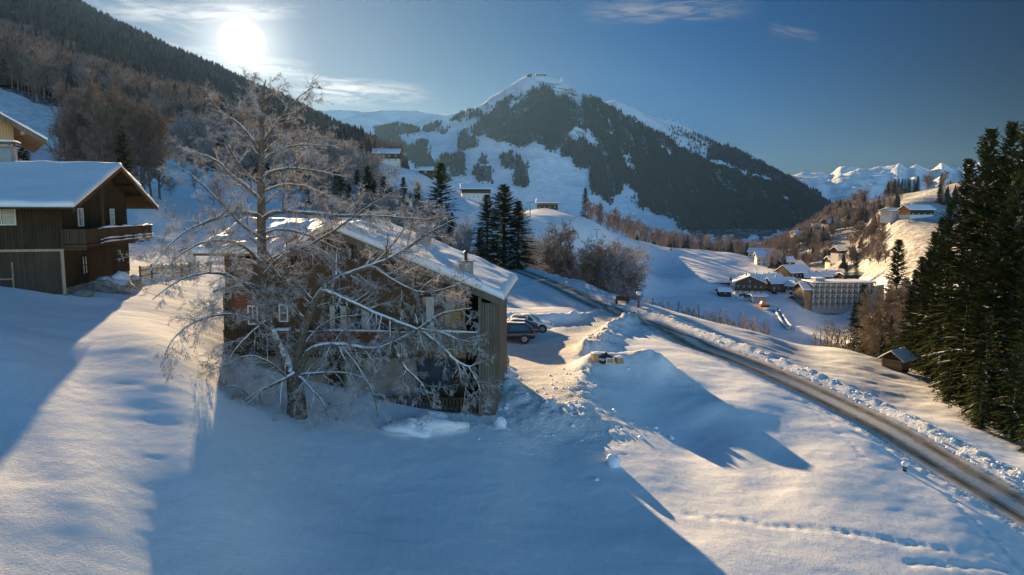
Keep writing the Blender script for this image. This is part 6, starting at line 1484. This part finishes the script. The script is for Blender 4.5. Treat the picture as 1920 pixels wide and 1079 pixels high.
# orange snow groomer, parked cars, conveyor covers and people in the valley
def groomer():
    root = empty('snow_groomer', P(1432, 576, 352), radians(10)); tag(root, 'orange-red snow groomer parked before the grey garage in the valley', 'vehicle')
    b = MB(); b.box(-2.2, 2.0, -1.3, 1.3, .7, 1.7, 'orange_paint'); b.build('body', root, bevel=.1); b = MB(); b.prism([(-1.9, -1.1, 1.703), (0, -1.1, 1.703), (-.2, -1.0, 3.1), (-1.3, -1.0, 3.1)], [(-1.9, 1.1, 1.703), (0, 1.1, 1.703), (-.2, 1.0, 3.1), (-1.3, 1.0, 3.1)], 'red_paint'); c = b.build('cabin', root, bevel=.08); b = MB(); b.box(-1.5, -.4, -1.13, -1.09, 2.0, 2.8, 'car_glass'); b.build('window', c)
    for s in (-1, 1): b = MB(); y0, y1 = sorted((s * 1.31, s * 2.0)); b.box(-2.3, 2.3, y0, y1, .05, .95, 'tyre'); b.build('track', root, bevel=.25)
    b = MB(); b.box(-3.4, -3.2, -2.2, 2.2, .1, 1.2, 'orange_paint'); b.box(-3.2, -2.2, -.3, .3, .5, .8, 'dark_metal'); b.build('blade', root)
groomer()
def copy_tree_(o, parent=None):
    c = o.copy(); COL.objects.link(c); c.parent = parent
    for ch in o.children: copy_tree_(ch, c)
    return c
vc = make_car('parked_car', 'snow-dusted car parked in the village left of the big hotel', 'dark_car_paint', L=4.5, snowy=True); vc['group'] = 'cars parked in the village'
for i, (px, py, rz) in enumerate(((1486, 560, 20), (1492, 563, 18), (1499, 566, 22), (1506, 569, 16), (1488, 553, 190), (1496, 555, 185), (1452, 552, 95), (1392, 556, 10), (1402, 558, 14))):
    o = vc if i == 0 else copy_tree_(vc); g = ground_at(px, py, 250, 600); o.location = g; o.rotation_euler.z = radians(rz)
for i, (pa, pb) in enumerate((((1452, 582), (1478, 619)), ((1460, 580), (1484, 614)))):
    a = ground_at(*pa, 200, 600); c = ground_at(*pb, 200, 600); root = empty('conveyor_lift', a); tag(root, ('left' if i == 0 else 'right') + '-hand covered conveyor lift running down the valley practice slope', 'ski lift')
    v = c - a; n = 24; b = MB(); b2 = MB(); s = Vector((-v.y, v.x, 0)).normalized() * .7
    for k in range(n):
        p = v * (k / n); q = v * ((k + .8) / n); p.z = H1(a.x + p.x, a.y + p.y) - a.z; q.z = H1(a.x + q.x, a.y + q.y) - a.z
        b.prism([p - s, p + s, p + s + Vector((0, 0, .35)), p - s + Vector((0, 0, .35))], [q - s, q + s, q + s + Vector((0, 0, .35)), q - s + Vector((0, 0, .35))], 'dark_metal'); b2.prism([p - s * .9 + Vector((0, 0, .36)), p + s * .9 + Vector((0, 0, .36)), p + Vector((0, 0, .9))], [q - s * .9 + Vector((0, 0, .36)), q + s * .9 + Vector((0, 0, .36)), q + Vector((0, 0, .9))], 'roof_snow')
    b.build('belt_frame', root); b2.build('cover', root)
def person_mesh(mats):
    bm_v = [(0, 0, .95), (0, 0, 1.2), (0, 0, 1.42), (0, 0, 1.52), (0, -.01, 1.66), (0, -.01, 1.76), (-.2, 0, 1.40), (-.28, -.05, 1.14), (-.25, -.16, .93), (.2, 0, 1.40), (.28, -.04, 1.14), (.27, -.14, .93), (-.11, 0, .88), (-.12, -.04, .48), (-.13, .03, .06), (-.13, -.14, .03), (.11, 0, .88), (.13, .02, .48), (.15, .06, .06), (.15, -.10, .03), (0, 0, 1.57)]
    ed = [(0, 1), (1, 2), (2, 3), (3, 20), (20, 4), (4, 5), (2, 6), (6, 7), (7, 8), (2, 9), (9, 10), (10, 11), (0, 12), (12, 13), (13, 14), (14, 15), (0, 16), (16, 17), (17, 18), (18, 19)]
    rad = [.15, .15, .16, .06, .10, .08, .075, .06, .045, .075, .06, .045, .10, .075, .06, .045, .10, .075, .06, .045, .07]
    me = bpy.data.meshes.new('person'); me.from_pydata(bm_v, ed, []); o = bpy.data.objects.new('person', me); COL.objects.link(o); m = o.modifiers.new('skin', 'SKIN'); o.modifiers.new('sub', 'SUBSURF').levels = 1
    for i, v in enumerate(me.skin_vertices[0].data): v.radius = (rad[i], rad[i] * .85); v.use_root = (i == 0)
    me.materials.append(MATS[mats]); dg = bpy.context.evaluated_depsgraph_get(); m2 = bpy.data.meshes.new_from_object(o.evaluated_get(dg)); bpy.data.objects.remove(o); m2.name = 'person'; return m2
PM = [person_mesh('cloth_dark'), person_mesh('cloth_red'), person_mesh('cloth_blue')]
for i, (px, py, k, lb) in enumerate(((1261, 494, 0, 'skier in dark clothes alone on the wide slope left of the village'), (1419, 509, 0, 'person in dark clothes standing on the slope above the village'), (1410, 511, 2, 'person in blue beside the dark figure above the village'), (1484, 622, 0, 'left one of two dark figures at the foot of the conveyor lifts'), (1488, 622, 2, 'right one of two figures at the foot of the conveyor lifts'), (1428, 580, 1, 'person in red before the snow groomer'), (1445, 583, 0, 'person in dark clothes right of the snow groomer'), (1187, 486, 0, 'person by the rest bench on the slope beyond the bare trees'))):
    g = ground_at(px, py, 150, 900); o = link('person', PM[k], None, (g.x, g.y, g.z), rnd.uniform(0, 6)); tag(o, lb, 'person')
def pylon(px, py, hgt, label):
    g = ground_at(px, py, 150, 1500); root = empty('lift_pylon', g); tag(root, label, 'pylon'); b = MB(); b.cyl((0, 0, -.5), (0, 0, hgt), .28, .18, 'grey_metal', 8); b.build('mast', root); b = MB(); b.box(-1.9, 1.9, -.12, .12, hgt, hgt + .25, 'grey_metal'); b.box(-2.0, -1.6, -.5, .5, hgt - .25, hgt - .003, 'dark_metal'); b.box(1.6, 2.0, -.5, .5, hgt - .25, hgt - .003, 'dark_metal'); b.build('crossarm', root)
pylon(1198, 478, 9, 'ski lift pylon on the slope beyond the bare trees'); pylon(1119, 447, 5, 'short dark lift pylon alone on the shaded hill'); pylon(994, 407, 8, 'lift pylon below the brown farmhouse on the hill')
# summit station on the big mountain
g = P(1014, 151, 3400); root = empty('summit_station', (g.x, g.y, H1(g.x, 3400) - 4)); tag(root, 'dark flat summit building on top of the big snowy mountain', 'building'); b = MB(); b.box(-24, 24, -12, 12, -4, 3.5, 'dark_timber'); b.build('wall', root); b = MB(); b.box(-25, 25, -13, 13, 3.51, 5, 'roof_snow'); b.build('roof', root)
u = (992 - 960) / F_PX; root = empty('lift_station', (u * 3390, 3390, H1(u * 3390, 3390) - 4)); tag(root, 'small lift station just left of the mountain summit', 'building'); b = MB(); b.box(-12, 12, -10, 10, 0, 11, 'dark_timber'); b.build('wall', root); b = MB(); b.box(-14, 14, -12, 12, 11.01, 13, 'grey_metal'); b.build('roof', root)
u = (1050 - 960) / F_PX; zz_ = H1(u * 3395, 3395); root = empty('radio_mast', (u * 3395, 3395, zz_)); tag(root, 'thin radio mast on the right shoulder of the summit', 'mast'); b = MB(); b.cyl((0, 0, -3), (0, 0, 24), 1.0, .5, 'dark_metal', 6); b.box(-5, 5, -.5, .5, 22, 24, 'dark_metal'); b.build('shaft', root)

# rows of avalanche fences under the summit
for k, (pa, pb) in enumerate((((1006, 155), (1052, 161)), ((1012, 161), (1072, 171)), ((1018, 167), (1086, 182)), ((1030, 173), (1096, 191)), ((1048, 180), (1104, 199)))):
    V = []; n = 26
    for i in range(n + 1):
        t = i / n; g = ground_at(pa[0] + (pb[0] - pa[0]) * t, pa[1] + (pb[1] - pa[1]) * t, 2900, 3500); V.append(Vector((g.x, g.y, g.z)))
    root = empty('avalanche_fence', V[0]); tag(root, ('topmost', 'second', 'middle', 'fourth', 'lowest')[k] + ' row of avalanche fences under the mountain summit', 'fence'); b = MB()
    for i in range(n):
        p, q = V[i] - V[0], V[i + 1] - V[0]
        if i % 5 == 4: continue
        if (q - p).length > 40: continue
        for z in (1.2, 2.4, 3.6): b.prism([p + Vector((0, 0, z)), p + Vector((0, .6, z)), p + Vector((0, .6, z + .8)), p + Vector((0, 0, z + .8))], [q + Vector((0, 0, z)), q + Vector((0, .6, z)), q + Vector((0, .6, z + .8)), q + Vector((0, 0, z + .8))], 'dark_timber')
        b.box(p.x - .3, p.x + .3, p.y + .7, p.y + 1.2, p.z - 2, p.z + 4.4, 'dark_timber')
    b.build('fence_panel', root)
# ------------------------------------------------------------------ loose snow
def clods():
    rr = random.Random(77); V = []; F = []
    ico = [(0,0,1),(.89,0,.45),(.28,.85,.45),(-.72,.53,.45),(-.72,-.53,.45),(.28,-.85,.45),(.72,.53,-.45),(-.28,.85,-.45),(-.89,0,-.45),(-.28,-.85,-.45),(.72,-.53,-.45),(0,0,-1)]
    icf = [(0,1,2),(0,2,3),(0,3,4),(0,4,5),(0,5,1),(1,6,2),(2,7,3),(3,8,4),(4,9,5),(5,10,1),(6,7,2),(7,8,3),(8,9,4),(9,10,5),(10,6,1),(11,7,6),(11,8,7),(11,9,8),(11,10,9),(11,6,10)]
    XY = []
    for L, hh, hw, ro in BANKS:
        for _ in range(int(100 * ro)):
            i = rr.randrange(len(L) - 1); t = rr.random(); p = L[i] * (1 - t) + L[i + 1] * t; XY.append((p[0] + rr.gauss(0, hw * .8), p[1] + rr.gauss(0, hw * .8), rr.choice((.03, .05, .07, .12)) * rr.uniform(.6, 1.2)))
    cp = PZ(1030, 800, -11.8)
    for _ in range(80): XY.append((cp.x + rr.gauss(0, 3.6), cp.y + rr.gauss(0, 2.2), rr.choice((.04, .06, .07, .09, .16)) * rr.uniform(.6, 1.2)))
    RC = catmull(ROAD, 30); T_ = np.gradient(RC, axis=0); T_ /= np.linalg.norm(T_, axis=1)[:, None]
    for _ in range(900):
        i = rr.randrange(60, len(RC)); s = rr.choice((1, 1, 1, -1)); off = ROAD_W + (abs(rr.gauss(1.3, .9)) + .1 if s > 0 else abs(rr.gauss(.3, .4)))
        XY.append((RC[i][0] - T_[i][1] * off * s, RC[i][1] + T_[i][0] * off * s, rr.choice((.03, .04, .06, .09, .14) if s > 0 else (.03, .05, .07)) * rr.uniform(.7, 1.2)))
    zs = H(np.array([q[0] for q in XY]), np.array([q[1] for q in XY]))
    for (x, y, r_), z in zip(XY, zs):
        k = len(V); sx_, sy_, sz_ = (rr.uniform(.7, 1.4) for _ in range(3))
        V += [(x + a * r_ * sx_ * rr.uniform(.8, 1.2), y + b * r_ * sy_ * rr.uniform(.8, 1.2), z - r_ * .15 + c * r_ * .8 * sz_) for a, b, c in ico]; F += [(a + k, b + k, c + k) for a, b, c in icf]
    me = bpy.data.meshes.new('snow_clods'); me.from_pydata(V, [], F); me.materials.append(MATS['lump_snow']); me.polygons.foreach_set('use_smooth', [True] * len(F)); tag(link('snow_clods', me), 'loose lumps of thrown snow along the road and banks', 'snow lumps', kind='stuff')
clods()
# woods on the right-hand slope and scattered scrub
def rtest(px, py, x, y, z): return (py > 398 - (px - 1440) * .05) & (py < 505 - np.clip(px - 1600, 0, 99) * .4) & (vnoise(x / 55, y / 55, 5) > -.08 + np.where(px > 1640, .22, 0))
p_ = sample_pts(7500, 500, 1250, 1440, 1800, rtest); scatter('slope_wood', p_, R.uniform(8, 16, len(p_)), FBR + CON[:1], None, 'brown leafless wood covering the slope right of the valley')
p_ = sample_pts(2600, 620, 1300, 1180, 1500, lambda px, py, x, y, z: (py > 440) & (py < 492) & (R.rand(len(x)) < .8)); scatter('valley_wood', p_, R.uniform(9, 17, len(p_)), FBR + CON[:1], None, 'brown leafless trees massed across the valley floor')
p_ = sample_pts(1500, 2300, 3400, 740, 1300, lambda px, py, x, y, z: (forest_density(px, py) < .1) & (vnoise(x / 120, y / 120, 9) > .22) & (py > 250)); scatter('piste_trees', p_, R.uniform(6, 14, len(p_)), CON, None, 'single small conifers dotted over the ski slopes')
# ------------------------------------------------------------------ air
def haze():
    b = MB(); b.box(-9600, 9600, -60, 9700, -430, 790, 'roof_snow'); o = b.build('haze'); m = bpy.data.materials.new('haze'); m.use_nodes = True; t = m.node_tree; t.nodes.clear()
    out = t.nodes.new('ShaderNodeOutputMaterial'); v = t.nodes.new('ShaderNodeVolumePrincipled'); v.inputs['Color'].default_value = (.26, .54, 1.0, 1); v.inputs['Density'].default_value = HAZE; v.inputs['Anisotropy'].default_value = .45
    t.links.new(v.outputs[0], out.inputs['Volume']); o.data.materials.clear(); o.data.materials.append(m); o.display_type = 'WIRE'; tag(o, 'thin cold winter air filling the valley', 'haze', kind='stuff')
HAZE = 0.000019
haze()
